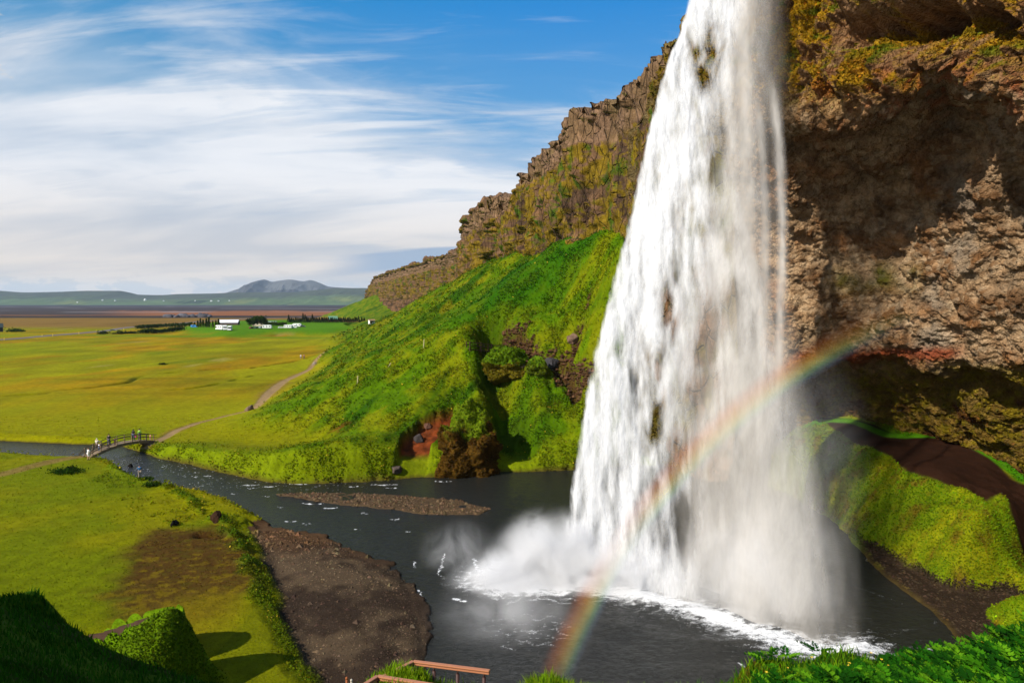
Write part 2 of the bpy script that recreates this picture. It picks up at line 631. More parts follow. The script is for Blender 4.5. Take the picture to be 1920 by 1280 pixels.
tal = [('z', 330, 838, 1.2), ('z', 420, 800, 1.2), ('z', 480, 770, 1.2), ('z', 540, 735, 1.2), ('z', 600, 690, 1.2),
       ('z', 650, 655, 1.2), ('z', 690, 625, 1.2), ('z', 645, 592, 1.5),
       ('z', 300, 855, .9), ('z', 400, 880, .9), ('z', 500, 900, .9), ('z', 620, 902, .9), ('z', 720, 896, .9),
       ('z', 800, 889, .9), ('z', 900, 887, .9), ('z', 1000, 880, .9), ('z', 1090, 877, .9), ('z', 1180, 868, .9),
       ('Y', 1150, 490, 110), ('Y', 1100, 470, 121), ('Y', 1050, 455, 133), ('Y', 960, 480, 180), ('Y', 905, 500, 236),
       ('Y', 880, 520, 300), ('Y', 858, 545, 400), ('Y', 820, 562, 540), ('Y', 760, 588, 700), ('Y', 715, 550, 1000),
       ('Y', 870, 640, 117), ('Y', 895, 700, 110), ('Y', 905, 770, 103), ('Y', 700, 760, 108), ('Y', 600, 720, 128),
       ('Y', 800, 620, 150), ('Y', 750, 620, 190), ('Y', 900, 560, 150), ('Y', 1000, 600, 118), ('Y', 1050, 560, 122),
       ('Y', 1085, 700, 106), ('Y', 1100, 600, 112), ('Y', 800, 760, 104), ('Y', 600, 830, 103), ('Y', 450, 840, 108),
       ('Y', 1000, 700, 107), ('Y', 1040, 790, 101), ('Y', 650, 680, 145), ('Y', 700, 650, 180), ('Y', 740, 598, 330)]
TX, Tz = ctl(tal)
# pull the sheet down on the meadow side of its foot, keep it level behind the cliff line
foot = [PZ(u, v, 1.2) for u, v in ((330, 838), (420, 800), (480, 770), (540, 735), (600, 690), (650, 655), (690, 625))]
ex = [(uy(p[0] - 0.12 * p[1], p[1]), -5.0) for p in foot] + [(uy(-260, 950), -4.0), (uy(-150, 480), -4.0)]
ex += [(uy(x, y), z) for x, y, z in ((30, 122, 33), (28, 140, 36), (22, 180, 37), (5, 300, 37), (0, 500, 32), (-40, 750, 30), (-80, 1000, 40))]
ex += [(uy(x, y), -4.0) for x, y in ((-35, 85), (-20, 84), (-5, 84), (10, 86), (-60, 90))]
TX = np.r_[TX, np.array([e[0] for e in ex])]
Tz = np.r_[Tz, np.array([e[1] for e in ex])]
TW = tps_fit(TX, Tz, 1e-4)

mos = [('z', 1590, 1000, .3), ('z', 1650, 1040, .3), ('z', 1720, 1072, .3), ('z', 1800, 1108, .3), ('z', 1870, 1112, .3),
       ('z', 1960, 1080, .3), ('z', 1540, 960, .3),
       ('z', 1560, 828, 7), ('z', 1620, 840, 7), ('z', 1700, 874, 7), ('z', 1800, 908, 6.5), ('z', 1850, 930, 6), ('z', 1900, 962, 5),
       ('z', 1990, 1030, 3.8),
       ('z', 1530, 785, 8.2), ('z', 1650, 800, 8.2), ('z', 1760, 815, 8.0), ('z', 1860, 860, 7.0), ('z', 1920, 890, 6.0), ('z', 2080, 980, 4.8),
       ('z', 1640, 832, 6.9), ('z', 1740, 862, 6.9), ('z', 1840, 900, 6.2), ('z', 1920, 940, 5.2),
       ('z', 1720, 970, 3.9), ('z', 1820, 1015, 3.9)]
MX, Mz = ctl(mos)
ex = [(uy(x, y), z) for x, y, z in ((32, 52, -3), (28, 62, -3), (22, 75, -3), (24, 90, -3), (40, 45, -3), (60, 85, 9), (60, 60, 9), (50, 105, 9), (40, 105, 6))]
MX = np.r_[MX, np.array([e[0] for e in ex])]
Mz = np.r_[Mz, np.array([e[1] for e in ex])]
MW = tps_fit(MX, Mz, 1e-4)

# near hillside: silhouette of the shoulder the camera stands on, (u, v, distance); unseen left end raised to cast shade
EDGE = np.array([(-900, 760, 12), (-500, 850, 15), (-300, 960, 19), (-80, 1100, 25.5), (0, 1140, 26), (60, 1165, 26), (120, 1186, 26), (180, 1222, 25.5), (300, 1262, 25),
                 (400, 1292, 24), (550, 1345, 17), (640, 1315, 14), (690, 1275, 13), (735, 1251, 13), (780, 1263, 13),
                 (820, 1292, 13), (950, 1305, 13), (1000, 1280, 12.5), (1025, 1271, 12.5), (1060, 1279, 12.5),
                 (1110, 1292, 12), (1280, 1296, 11.5), (1385, 1275, 11), (1408, 1248, 11), (1440, 1233, 11), (1490, 1236, 11),
                 (1530, 1232, 10.7), (1560, 1218, 10.5), (1600, 1216, 10.3), (1640, 1232, 10), (1700, 1242, 10), (1780, 1238, 9.5),
                 (1850, 1222, 9.2), (1920, 1200, 9), (2100, 1150, 8), (2500, 1000, 7)], float)
MOUNDS = [  # plan x, y, rx, ry, height, sharpness
]


def terrain(x, y, full=False):
    """height of the land at plan position x, y (arrays); with full=True also the ground-cover masks"""
    x = np.asarray(x, float); y = np.maximum(np.asarray(y, float), 2.0)
    a, ly = uy(x, y)
    u = a * F + 960
    near = y < 400
    # --- meadow with gentle swells
    n_big = fbm(x / 45, y / 45, 0.3, 3)
    n_mid = fbm(x / 7, y / 7, 1.3, 3)
    n_sm = fbm(x / 1.6, y / 1.6, 2.3, 3)
    mead = 1.0 + 0.30 * n_big * sstep(60, 120, y) + 0.10 * n_mid
    h = mead.copy()
    # --- talus below the cliff
    t = tps_eval(TX, TW, a, ly)
    t = np.minimum(t, 38)
    t = lerp(t, -6.0, sstep(1165, 1235, u) * (y < 140))
    t = lerp(t, -6.0, sstep(90, 84, y))
    t = t - 7.0 * sstep(0.0, 1.0, (u - 1150) / 900) * (y > 140)
    # gully that cuts the spur, and a second, shallower one further left
    gul = [PT(925, 640, 121)[:2], PT(925, 690, 114)[:2], PT(945, 760, 107)[:2], PT(962, 830, 100)[:2], PT(965, 895, 94)[:2]]
    gd = polydist(x + 2.2 * n_mid + 0.8 * n_sm, y + 1.5 * fbm(x / 3, y / 3, 15.5, 3), gul)
    gdepth = 6.0 * np.exp(-(gd / 3.0) ** 2.4) * (.8 + .5 * fbm(x / 4, y / 4, 16.5, 2))
    spur = [PT(872, 640, 118)[:2], PT(895, 700, 111)[:2], PT(905, 770, 104)[:2], PT(915, 820, 99)[:2]]
    sdist = polydist(x + 0.4 * n_mid, y, spur)
    gdepth = gdepth - 1.8 * np.exp(-(sdist / 2.2) ** 2)
    gul2 = [PT(560, 745, 135)[:2], PT(650, 690, 150)[:2], PT(730, 640, 175)[:2], PT(800, 585, 210)[:2], PT(850, 548, 260)[:2]]
    g2 = polydist(x, y, gul2)
    gdepth2 = 2.2 * np.exp(-(g2 / 4.0) ** 2)
    gul3 = [PT(925, 640, 121)[:2], PT(970, 650, 117)[:2], PT(1005, 690, 112)[:2], PT(1050, 715, 108)[:2], PT(1088, 735, 105)[:2]]
    gul4 = [PT(1100, 590, 114)[:2], PT(1080, 640, 111)[:2], PT(1060, 700, 108)[:2]]
    crag = fbm(x / 1.7, y / 1.7, 17.5, 3)
    gdepth3 = (3.4 * np.exp(-(polydist(x + 1.6 * n_mid + crag, y + 1.2 * crag, gul3) / 1.7) ** 2)
               + 2.2 * np.exp(-(polydist(x + 1.2 * n_mid, y + crag, gul4) / 1.2) ** 2)) * (.75 + .9 * crag)
    slope_n = 1.3 * fbm(x / 9, y / 9, 7.7, 4) + 0.35 * fbm(x / 2.2, y / 2.2, 3.1, 3) + 0.14 * fbm(x / .7, y / .7, 5.1, 2)
    rill = ridge((x * 0.75 - y * 0.3) / 9.0, (x * .3 + y * .75) / 40.0, 0.5, 3)
    talmask = sstep(0.5, 5.0, t)
    t = t - (gdepth + gdepth3) * sstep(0.3, 4, t) - gdepth2 * talmask + (slope_n + 0.9 * rill * sstep(130, 170, y)) * talmask
    # scar: undercut red pocket in the foot of the slope
    scar = px_list([(735, 868), (752, 835), (775, 800), (815, 775), (848, 766), (850, 785), (800, 830), (790, 862), (795, 885)], 4.0)
    pk = PT(790, 830, 96.5)
    sx_, sy_ = (x - pk[0]), (y - pk[1])
    vt_ = 568 - (t - CAMZ) / y * F
    inr = (y > 88) & (y < 112) & (u > 650) & (u < 950)
    SCAR = [(728, 872), (742, 845), (752, 815), (785, 786), (815, 770), (850, 762), (856, 776), (838, 800), (806, 832), (800, 872)]
    scd = sdpoly(np.where(inr, u, 0), np.where(inr, vt_, 0), SCAR) / 13.0 + 0.25 * n_sm + .25 * n_mid
    scm = sstep(0.25, -0.25, scd) * inr
    t = t - 2.0 * scm
    kk = 1.1
    h = np.logaddexp(h * kk, t * kk) / kk
    # --- moss slope and ledge path under the overhang, right
    mm = (sstep(24, 30, x) * sstep(108, 98, y) * sstep(38, 46, y)) * (y < 120)
    m = tps_eval(MX, MW, a, ly)
    m = np.clip(m, -6, 10)
    m = lerp(-6.0, m + (0.9 * n_mid + 0.3 * n_sm + .5 * fbm(x / 3, y / 3, 18.5, 2)) * sstep(0.2, 2, m) * sstep(6.9, 6.0, m) + 0.12 * n_sm, mm)
    lo = np.where((x > 14) & (y < 125) & (y > 38), -1.5, h)
    lo = np.where((x > 14) & (u < 1235) & (y > 84) & (y < 125), np.maximum(h, -1.5), lo)
    h = np.where(x > 14, lo, h)
    h = np.maximum(h, m)
    # small mossy mound at the right edge
    h = np.maximum(h, 2.2 - 2.2 * (np.hypot((x - 38.2) / 3.2, (y - 48.2) / 3.4) ** 2) + 0.15 * n_sm + 0.1)
    h = h + 3.2 * sstep(14, -22, sdpoly(x, y, CAMP)) * (y > 300) * (t < 3)
    # --- water, gravel
    wob = 0.35 * n_sm + 0.25 * n_mid
    dgr = sdpoly(x, y, GRAVEL)
    dw = sdpoly(x, y, WATER) + wob * (y < 300) + (1.5 * n_mid + .7 * n_sm) * sstep(5, 1, np.abs(dgr))
    far = y > 400
    bank = 0.0 + 1.0 * sstep(-0.1, 0.9, dw)
    bed = -0.9 + 0 * x
    hw = np.where(dw > 0, np.minimum(h, np.maximum(bank * np.maximum(h, 0.9), -0.2) + 0.0), -np.minimum(1.2, 0.1 - dw * 0.4))
    bw = 0.9 + 0.8 * sstep(-.3, .3, n_mid)
    hw = np.where(dw > 0, lerp(-0.1, h, np.clip(dw / bw, 0, 1) ** 0.6), hw)
    h = np.where(far, h, hw)
    dg = dgr + wob * 0.8 + 0.9 * n_mid
    gm = sstep(0.5, -0.4, dg)
    gh = 0.10 + 0.30 * sstep(0.3, 3.5, -dg) + 0.09 * n_mid + 0.07 * n_sm
    dwo = sdpoly(x, y, WATER)
    dwo = dwo + 1.1 * n_mid + 0.5 * n_sm
    gh = gh * sstep(-1.2, 1.6, dwo) - 0.30 * sstep(0.4, -1.2, dwo)
    h = lerp(h, np.minimum(h, 0.5), sstep(2.0, 0.4, dg) * (dw > .5))
    h = lerp(h, gh, gm)
    low_ = sstep(3.8, 2.4, dgr) * sstep(2.6, 1.4, dw) * (y < 84) * (dw > -1)
    h = lerp(h, np.minimum(h, 0.16 + .08 * n_mid), low_)
    db = sdpoly(x, y, BAR) + wob + 1.1 * n_mid + .3 * crag
    bm = sstep(0.6, -0.5, db)
    h = lerp(h, 0.07 + 0.10 * n_sm + 0.12 * n_mid, bm)
    dbe = sdpoly(x, y, BEACH) + wob
    bem = sstep(0.5, -0.5, dbe)
    h = np.where(bem > 0.01, np.maximum(lerp(h, 0.25 + 0.12 * n_sm, bem), np.where(m > 0.2, m, -9)), h)
    h = np.maximum(h, np.where((x > 30) & (y < 60), 2.3 - 2.3 * (np.hypot((x - 38.2) / 3.2, (y - 48.2) / 3.4) ** 2) + 0.15 * n_sm, -9))
    # --- path worn into the turf
    dp = polydist(x, y, PATH, radii=PATH_R) + 0.22 * n_sm
    pm = sstep(1.25, 0.75, dp) * (dw > 0.3)
    h = h - 0.12 * pm
    dd1 = polydist(x + 1.5 * n_mid, y + 2 * n_big, DITCH1)
    dd2 = polydist(x + n_mid, y, DITCH2)
    dm = np.exp(-(dd1 / 1.1) ** 2) + 0.7 * np.exp(-(dd2 / 0.9) ** 2)
    dm = np.clip(dm, 0, 1) * sstep(-0.25, 0.35, fbm(x / 9, y / 9, 9.9, 2) + 0.1)
    h = h - 0.8 * dm
    # --- lip of turf that crumbles onto the gravel, tussock row on the left bank
    tl = px_list([(300, 902), (330, 925), (375, 950), (410, 975), (440, 1005), (462, 1035), (470, 1062)], 1.0)
    tl2 = px_list([(462, 1075), (495, 1075), (485, 1120), (520, 1140), (545, 1200), (580, 1260)], 0.8)
    dt = polydist(x, y, tl)
    dt2 = polydist(x, y, tl2)
    tus = np.exp(-(dt / 0.9) ** 2) * sstep(-0.2, 0.3, fbm(x / 1.9, y / 1.9, 6.6, 2))
    h = h + 0.5 * tus + 0.25 * np.exp(-(dt2 / 0.7) ** 2) * (0.5 + n_sm) * (1 - gm)
    sink = px_list([(378, 1002), (395, 1000), (412, 1003)], 1.0)
    ds = polydist(x, y, sink)
    h = h - 0.7 * np.exp(-(ds / 0.6) ** 2)
    # --- rounded mound with its worn ledge, lower left
    mx_, my_ = PT(322, 1195, 39.0)[:2]
    rx = np.where(x > mx_, 2.0, 4.6)
    q = np.hypot((x - mx_) / rx, (y - my_) / np.where(y > my_, 1.3, 3.6))
    mound = 0.9 + (4.5 + 1.0 * n_mid) * (1 - .30 * sstep(mx_ - .5, mx_ - 5, x)) * np.exp(-(q ** 2.2) * 1.05) + 0.22 * n_sm
    led = px_list([(150, 1212), (200, 1196), (250, 1182), (305, 1172)], 3.0)
    h = np.where(near, np.maximum(h, np.where(q < 2.5, mound, -9)), h)
    dl = polydist(x, y, [PT(130, 1215, 41.0)[:2], PT(200, 1196, 41.6)[:2], PT(255, 1183, 42)[:2], PT(300, 1176, 42)[:2]])
    lm = sstep(1.15, 0.8, dl + 0.1 * n_sm) * (y < 60)
    rim = np.exp(-((dl - 1.35) / 0.28) ** 2) * (y < 60)
    lz = 2.7 + 1.1 * sstep(-27, -21.5, x)
    h = np.where(y < 60, lerp(h, lz, lm * 0.95), h)
    rimk = rim * sstep(-27.5, -25.5, x) * (x < mx_ + 1.5)
    h = np.where(rimk > .05, np.maximum(h, lerp(h, lz + .28 + .12 * n_sm, rimk)), h)
    # dark hummock on the shoulder at far left
    # --- the shoulder the camera stands on
    ed = pchip(EDGE[:, 0], EDGE[:, 1:], np.clip(u, -880, 2480).ravel())
    ve, ye = ed[:, 0].reshape(u.shape), ed[:, 1].reshape(u.shape)
    dx, dy, dz = dirs(u, ve)
    ze = CAMZ + dz / dy * ye
    fh = np.where(y < ye, ze + (ye - y) * (21.6 - ze) / ye, ze - (y - ye) * 1.15)
    rough = 0.20 * n_sm * sstep(3, 9, y) + 0.35 * fbm(x / 3.1, y / 3.1, 4.4, 2) * sstep(700, 200, u)
    fore = fh + rough * sstep(0, 1, (y - 3) / 6)
    hk = PT(82, 1170, 26.5)
    fore = fore + 1.15 * np.exp(-(np.hypot((x - hk[0]) / 1.0, (y - hk[1]) / 1.6) ** 2) * 1.2)
    fm = sstep(-0.15, 0.15, fore - h) * (y < 60)
    h = np.where(y < 60, np.maximum(h, fore), h)
    if not full:
        return h
    return h, dict(u=u, a=a, n_big=n_big, n_mid=n_mid, n_sm=n_sm, t=t, talmask=talmask, m=m, mm=mm, dw=dw, gm=gm, bm=bm,
                   bem=bem, pm=pm, dm=dm, dp=dp, tus=tus, dt2=dt2, scm=scm, lm=lm, rim=rim, q=q, fm=fm, gd=gd, g2=g2,
                   gdepth3=gdepth3, dg=dg, ds=ds, dt=dt)


def hz(x, y):
    return float(terrain(np.array([x]), np.array([y]))[0])


# ---- ground sheet
us = np.concatenate([np.linspace(-1000, -60, 60, endpoint=False), np.linspace(-60, 1980, 900, endpoint=False), np.linspace(1980, 3200, 70)])
ys = np.concatenate([np.linspace(2.5, 40, 150, endpoint=False), np.linspace(40, 88, 210, endpoint=False), np.linspace(88, 135, 240, endpoint=False),
                     np.geomspace(135, 300, 170, endpoint=False), np.geomspace(300, 1300, 170, endpoint=False), np.geomspace(1300, 16000, 50)])
U, Yg = np.meshgrid(us, ys)
Xg = (U - 960) / F * Yg
H, K = terrain(Xg, Yg, True)
Vv = 568 - (H - CAMZ) / Yg * F * 1.0       # image row, only used below to name distance bands of the far plain

G1 = np.array(lin(148, 146, 4, KA)); G2 = np.array(lin(172, 130, 4, KA)); G3 = np.array(lin(108, 132, 4, KA))
nb = fbm(Xg / 60, Yg / 110, 5.5, 4)
nc_ = fbm(Xg / 18, Yg / 40, 8.5, 4)
C = np.broadcast_to(G1, Xg.shape + (3,)).copy()
far_k = sstep(110, 200, Yg)
C = mixc(C, G2, np.clip(sstep(-0.10, 0.40, nb + 0.6 * nc_) * far_k * 0.78, 0, 1))
C = mixc(C, lin(170, 130, 10, KA), sstep(0.15, 0.5, nc_ + 0.4 * nb) * sstep(170, 260, Yg) * 0.6)
C = mixc(C, G3, sstep(0.02, 0.45, fbm(Xg / 25, Yg / 50, 12.5, 3)) * 0.55)
C = mixc(C, lin(140, 135, 12, KA), sstep(0.0, 0.4, fbm(Xg / 6, Yg / 6, 21.5, 3)) * 0.4)
fx_ = fbm(Xg / 11, Yg / 26, 33.5, 4)
C = C * (1.05 + .55 * fx_ * far_k)[..., None]
C = mixc(C, lin(112, 104, 8, KA), sstep(.15, .45, fbm(Xg / 90, Yg / 22, 36.5, 4)) * far_k * .55)
C = mixc(C, lin(185, 165, 95, KA), sstep(0.42, 0.55, fbm(Xg / 22, Yg / 60, 31.5, 3)) * sstep(180, 240, Yg) * 0.5)
# bright green strip and camp lawn
strip = sstep(18, 0, np.abs(Yg - (455 - 0.25 * (Xg + 200)))) * sstep(-360, -260, Xg) * sstep(-60, -110, Xg)
C = mixc(C, lin(110, 140, 10, KA), np.clip(strip * 1.2, 0, 1) * 0.8)
dc = sdpoly(Xg, Yg, CAMP)
# far plain: heath, sand, river flats
hb = sstep(560, 680, Yg)
C = mixc(C, lin(146, 112, 55, KA), hb * 0.95)
C = mixc(C, lin(120, 95, 45, KA), hb * sstep(0, .4, fbm(Xg / 50, Yg / 160, 3.5, 4)) * 0.6)
C = mixc(C, lin(66, 58, 58, KA), sstep(1010, 1060, Yg) * sstep(1240, 1190, Yg + 40 * nb))
C = mixc(C, lin(158, 102, 68, KA), sstep(1200, 1260, Yg))
left = sstep(-0.50, -0.62, K['a'] + 0.00006 * (Yg - 1300))
C = mixc(C, lin(80, 70, 68, KA), sstep(1250, 1300, Yg) * left)
fl = sstep(1800, 2100, Yg + 500 * nb)
C = mixc(C, lin(78, 70, 72, KA), fl)
wat = sstep(0.18, 0.30, fbm(Xg / 900, Yg / 220, 2.2, 4)) * sstep(1500, 1700, Yg)
C = mixc(C, lin(170, 165, 165, KA), wat * 0.75)
C = mixc(C, lin(52, 52, 62, KA), sstep(4200, 5200, Yg) * 0.8)
C = mixc(C, lin(96, 120, 90, KA), sstep(7200, 7800, Yg))
C = mixc(C, lin(92, 140, 12, KA), sstep(14, -10, dc + 14 * nc_))
# talus herbs
tm = K['talmask'] * (Yg > 84)
tcg = mixc(np.broadcast_to(np.array(lin(96, 134, 6, KA)), C.shape).copy(), lin(142, 150, 12, KA), sstep(-0.2, 0.35, fbm(Xg / 5, Yg / 5, 40.5, 4)))
tcg = mixc(tcg, lin(50, 96, 8, KA), sstep(0.0, 0.35, fbm((Xg * .75 - Yg * .35) / 5, (Xg * .35 + Yg * .75) / 22, 44.5, 4)) * 0.85)
up = sstep(118, 128, Yg) * sstep(-22, 0, Xg) * sstep(170, 140, Yg)
tcg = mixc(tcg, lin(42, 108, 8, KA), up * 0.75) * 0.88
tcg = mixc(tcg, lin(165, 150, 20, KA), sstep(0.2, 0.42, fbm(Xg / 7, Yg / 16, 47.5, 3)) * sstep(125, 160, Yg) * 0.5)
C = mixc(C, tcg, tm)
# a path scar going up the slope
# bare soil patches in the gully head and rockfall
gh_ = PT(975, 655, 116); rf = PT(1070, 690, 108)
bare = sstep(1.0, 0.5, np.hypot((Xg - gh_[0]) / 5.2, (Yg - gh_[1]) / 4.0) + 0.9 * K['n_mid']) * (Yg > 90) * sstep(-.1, .25, K['n_sm'])
bare2 = np.clip(K['gdepth3'] * 0.8 - 0.55 + 1.3 * K['n_sm'], 0, 1) * (Yg > 100) * tm
C = mixc(C, lin(88, 58, 36, KA), np.clip(bare + bare2, 0, 1) * 0.9)
C = mixc(C, mixc(np.broadcast_to(np.array(lin(150, 74, 36, KA)), C.shape).copy(), lin(112, 58, 30, KA), sstep(-.2, .3, K['n_sm'])), K['scm'] * (Yg > 84))
gl = sstep(4.5, 1.5, K['gd']) * tm * sstep(-0.1, 0.3, K['n_mid'] + 0.1)
C = mixc(C, lin(56, 78, 10, KA), gl * 0.6)
C = mixc(C, np.array(G3) * .95, sstep(-.15, .35, fbm(Xg / 13, Yg / 13, 83.5, 4)) * sstep(110, 95, Yg) * (1 - tm) * .6)
C = C * (1 - .17 * tm - .16 * (1 - tm) * sstep(130, 95, Yg))[..., None]
# meadow by the gravel: worn brown turf
WORN = px_list([(290, 996), (420, 984), (468, 1030), (508, 1072), (465, 1115), (430, 1150), (340, 1175), (240, 1170), (195, 1120), (215, 1055)], 1.0)
wn = sdpoly(Xg, Yg, WORN) + 2.6 * fbm(Xg / 4, Yg / 4, 60.5, 4) + .8 * K['n_sm']
wm = sstep(1.4, -1.8, wn) * (Yg < 80)
wb = fbm(Xg / .9, Yg / .6, 61.5, 4)
wcol = mixc(np.broadcast_to(np.array(lin(86, 58, 26, KA)), C.shape).copy(), lin(120, 100, 20, KA), sstep(.08, .42, wb + .25 * sstep(60, 46, Yg)))
C = mixc(C, wcol, wm * (.95 + .4 * wb).clip(.5, 1))
tk = PT(640, 792, 105)
tkn = sstep(1.0, .4, np.hypot((Xg - tk[0]) / 3.0, (Yg - tk[1]) / 2.0) + .8 * K['n_mid'])
C = mixc(C, lin(110, 70, 20, KA), tkn * sstep(-.1, .2, K['n_sm']) * .8)
gp = PZ(390, 1150, 1.0)
gn = sstep(1.1, 0.4, np.hypot((Xg - gp[0]) / 4.0, (Yg - gp[1]) / 6.0) + 0.5 * K['n_mid']) * (Yg < 70)
C = mixc(C, lin(138, 122, 14, KA), gn * 0.65)
nearlawn = sstep(62, 45, Yg) * (Xg > -19)
C = mixc(C, lin(112, 118, 10, KA), nearlawn * 0.5)
C = mixc(C, lin(70, 104, 8, KA), np.clip(K['tus'] * 1.2, 0, 1) * 0.8)
C = mixc(C, lin(70, 95, 10, KA), sstep(1.3, 0.4, K['dt2']) * 0.6)
tbank = sstep(3.2, 1.2, K['dw']) * sstep(0.0, 0.5, K['dw']) * (Yg < 200)
C = mixc(C, lin(146, 136, 14, KA), tbank * 0.5 * (Yg < 96))
C = mixc(C, lin(122, 142, 10, KA), sstep(4, 1.5, K['dw']) * (Yg > 84) * (Yg < 130) * (Xg > -56) * .8)
C = mixc(C, lin(86, 60, 34, KA), sstep(0.25, 0.0, K['dw']) * (Yg < 300) * 0.8)
# moss slope
msk = K['mm'] * sstep(-0.2, 0.3, K['m'])
mc = mixc(np.broadcast_to(np.array(lin(118, 138, 10, KA)), C.shape).copy(), lin(160, 158, 16, KA), sstep(-0.1, 0.4, K['n_mid'] + 0.4 * K['n_sm']))
mc = mixc(mc, lin(70, 84, 10, KA), sstep(41.5, 37.5, Xg + 2 * K['n_mid']) * .35)  # end nearest the falls darkened in the colour, as shade under mist
mc = mixc(mc, lin(110, 84, 24, KA), sstep(0.0, 0.40, fbm(Xg / 1.2, Yg / 1.2, 70.5, 4)) * 0.75)
PATH2 = px_list([(1530, 802), (1580, 812), (1640, 818), (1700, 830), (1750, 828), (1800, 847, 6.6), (1860, 874, 6.3), (1895, 897, 5.8), (1960, 930, 5.2), (2050, 980, 4.8),
                 (2000, 1035, 3.8), (1915, 975, 4.9), (1880, 940, 5.5), (1850, 934, 6), (1800, 913, 6.5), (1745, 890), (1700, 880), (1670, 852), (1620, 838), (1560, 820)], 6.9)
pd2 = sdpoly(Xg, Yg, PATH2) + 0.25 * K['n_sm']
LEDGE = px_list([(1528, 792, 8), (1600, 800, 8), (1660, 808, 8), (1700, 814, 7.9), (1760, 820, 7.8), (1800, 830, 7.4), (1850, 852, 7), (1880, 872, 6.5), (1920, 892, 6), (2050, 965, 5)])
ledd = polydist(Xg, Yg, LEDGE)
mc = mixc(mc, lin(84, 140, 14, KA), sstep(1.6, .8, ledd))
mc = mixc(mc, lin(54, 33, 22, KA), sstep(0.2, -0.2, pd2) * sstep(.5, .9, ledd))  # brown earth path, darkened in its colour to stand for shade
C = mixc(C, mc, msk)
rm = np.clip(1.0 - np.hypot((Xg - 38.2) / 3.2, (Yg - 48.2) / 3.4) ** 2, 0, 1) > 0.02
gravc = mixc(np.broadcast_to(np.array(lin(94, 78, 60, KA)), C.shape).copy(), lin(62, 50, 40, KA), sstep(-0.2, 0.3, K['n_mid'] + .6 * K['n_sm']))
gravc = mixc(gravc, lin(104, 76, 50, KA), sstep(58, 70, Yg + 5 * K['n_mid']) * .6)
gravc = mixc(gravc, lin(38, 34, 30, KA), sstep(0.16, 0.02, H) * .8)
C = mixc(C, gravc, np.maximum(K['gm'], ((K['dg'] < 4.2) & (K['dw'] < 2.4) & (H < .5) & (Yg < 84)) * 1.0))
C = mixc(C, lin(96, 78, 58, KA), K['bm'])
C = mixc(C, lin(58, 46, 34, KA), K['bem'] * (H < 0.8))
C = np.where((rm & (Xg > 30))[..., None], mixc(np.broadcast_to(np.array(lin(120, 140, 12, KA)), C.shape).copy(), lin(130, 105, 20, KA), sstep(0, .4, K['n_sm'])), C)
C = mixc(C, lin(166, 138, 96, KA), K['pm'])
C = mixc(C, lin(150, 118, 52, KA), sstep(2.6, 1.2, K['dp']) * (1 - K['pm']) * sstep(-0.2, 0.3, K['n_mid'] + .1) * 0.6 * (K['dw'] > 0.4))
C = mixc(C, lin(52, 66, 8, KA), np.clip(K['dm'] * 1.1, 0, 1) * 0.85)
C = mixc(C, lin(74, 46, 24, KA), np.exp(-(K['ds'] / .7) ** 2))
tr = polydist(Xg, Yg, px_list([(-60, 900), (0, 890), (60, 874), (110, 862), (165, 853)], 1.0)) + 0.4 * K['n_sm']
C = mixc(C, lin(150, 120, 70, KA), sstep(1.6, 0.8, tr) * 0.75)
# mound, ledge
mo = sstep(1.7, 1.2, K['q']) * (Yg < 60)
C = mixc(C, lin(88, 118, 8, KA), mo * 0.9)
C = mixc(C, lin(92, 70, 54, KA), K['lm'] * (Yg < 60))
C = mixc(C, lin(110, 150, 14, KA), np.clip(K['rim'], 0, 1) * (Yg < 60))
fo = K['fm']
tipm = sstep(1520, 1470, K['u']) * sstep(1380, 1400, K['u']) * sstep(8.5, 10, Yg) * (Yg < 14)
C = mixc(C, mixc(np.broadcast_to(np.array(lin(70, 104, 10, KA)), C.shape).copy(), lin(40, 62, 8, KA), sstep(-.2, .3, K['n_mid'])), fo * 0.95)
C = mixc(C, lin(120, 104, 14, KA), fo * tipm)
C = mixc(C, lin(104, 60, 18, KA), fo * tipm * sstep(.0, .3, K['n_sm']))
ground = raw_mesh('ground', np.stack([Xg, Yg, H], -1).reshape(-1, 3), grid_faces(*Xg.shape), M_GROUND, col=C.reshape(-1, 3))
tag(ground, kind='structure')

# ------------------------------------------------------------------ cliffs
def densify(P0, nu, nv):
    """P0 (rows, cols, 3) control net -> (nv, nu, 3) surface"""
    def par(A):
        d = np.sqrt((np.diff(A, axis=0) ** 2).sum(-1)).mean(1)
        # compress by viewing distance so that far stretches get fewer points
        y = 0.5 * (A[1:, :, 1] + A[:-1, :, 1]).mean(1)
        return np.r_[0, np.cumsum(d / np.maximum(y, 20))]
    r = par(P0)
    A = pchip(r, P0, np.linspace(0, r[-1], nv))
    A = np.swapaxes(A, 0, 1)
    c = par(A)
    A = pchip(c, A, np.linspace(0, c[-1], nu))
    return np.swapaxes(A, 0, 1)


def normals(P):
    du = np.gradient(P, axis=1); dv = np.gradient(P, axis=0)
    n = np.cross(dv, du)
    n /= np.linalg.norm(n, axis=-1, keepdims=True) + 1e-9
    return n


def face_cam(P, n):
    s = np.sign(((np.array([0, 0, CAMZ]) - P) * n).sum(-1, keepdims=True).mean())
    return n * (s if s != 0 else 1)


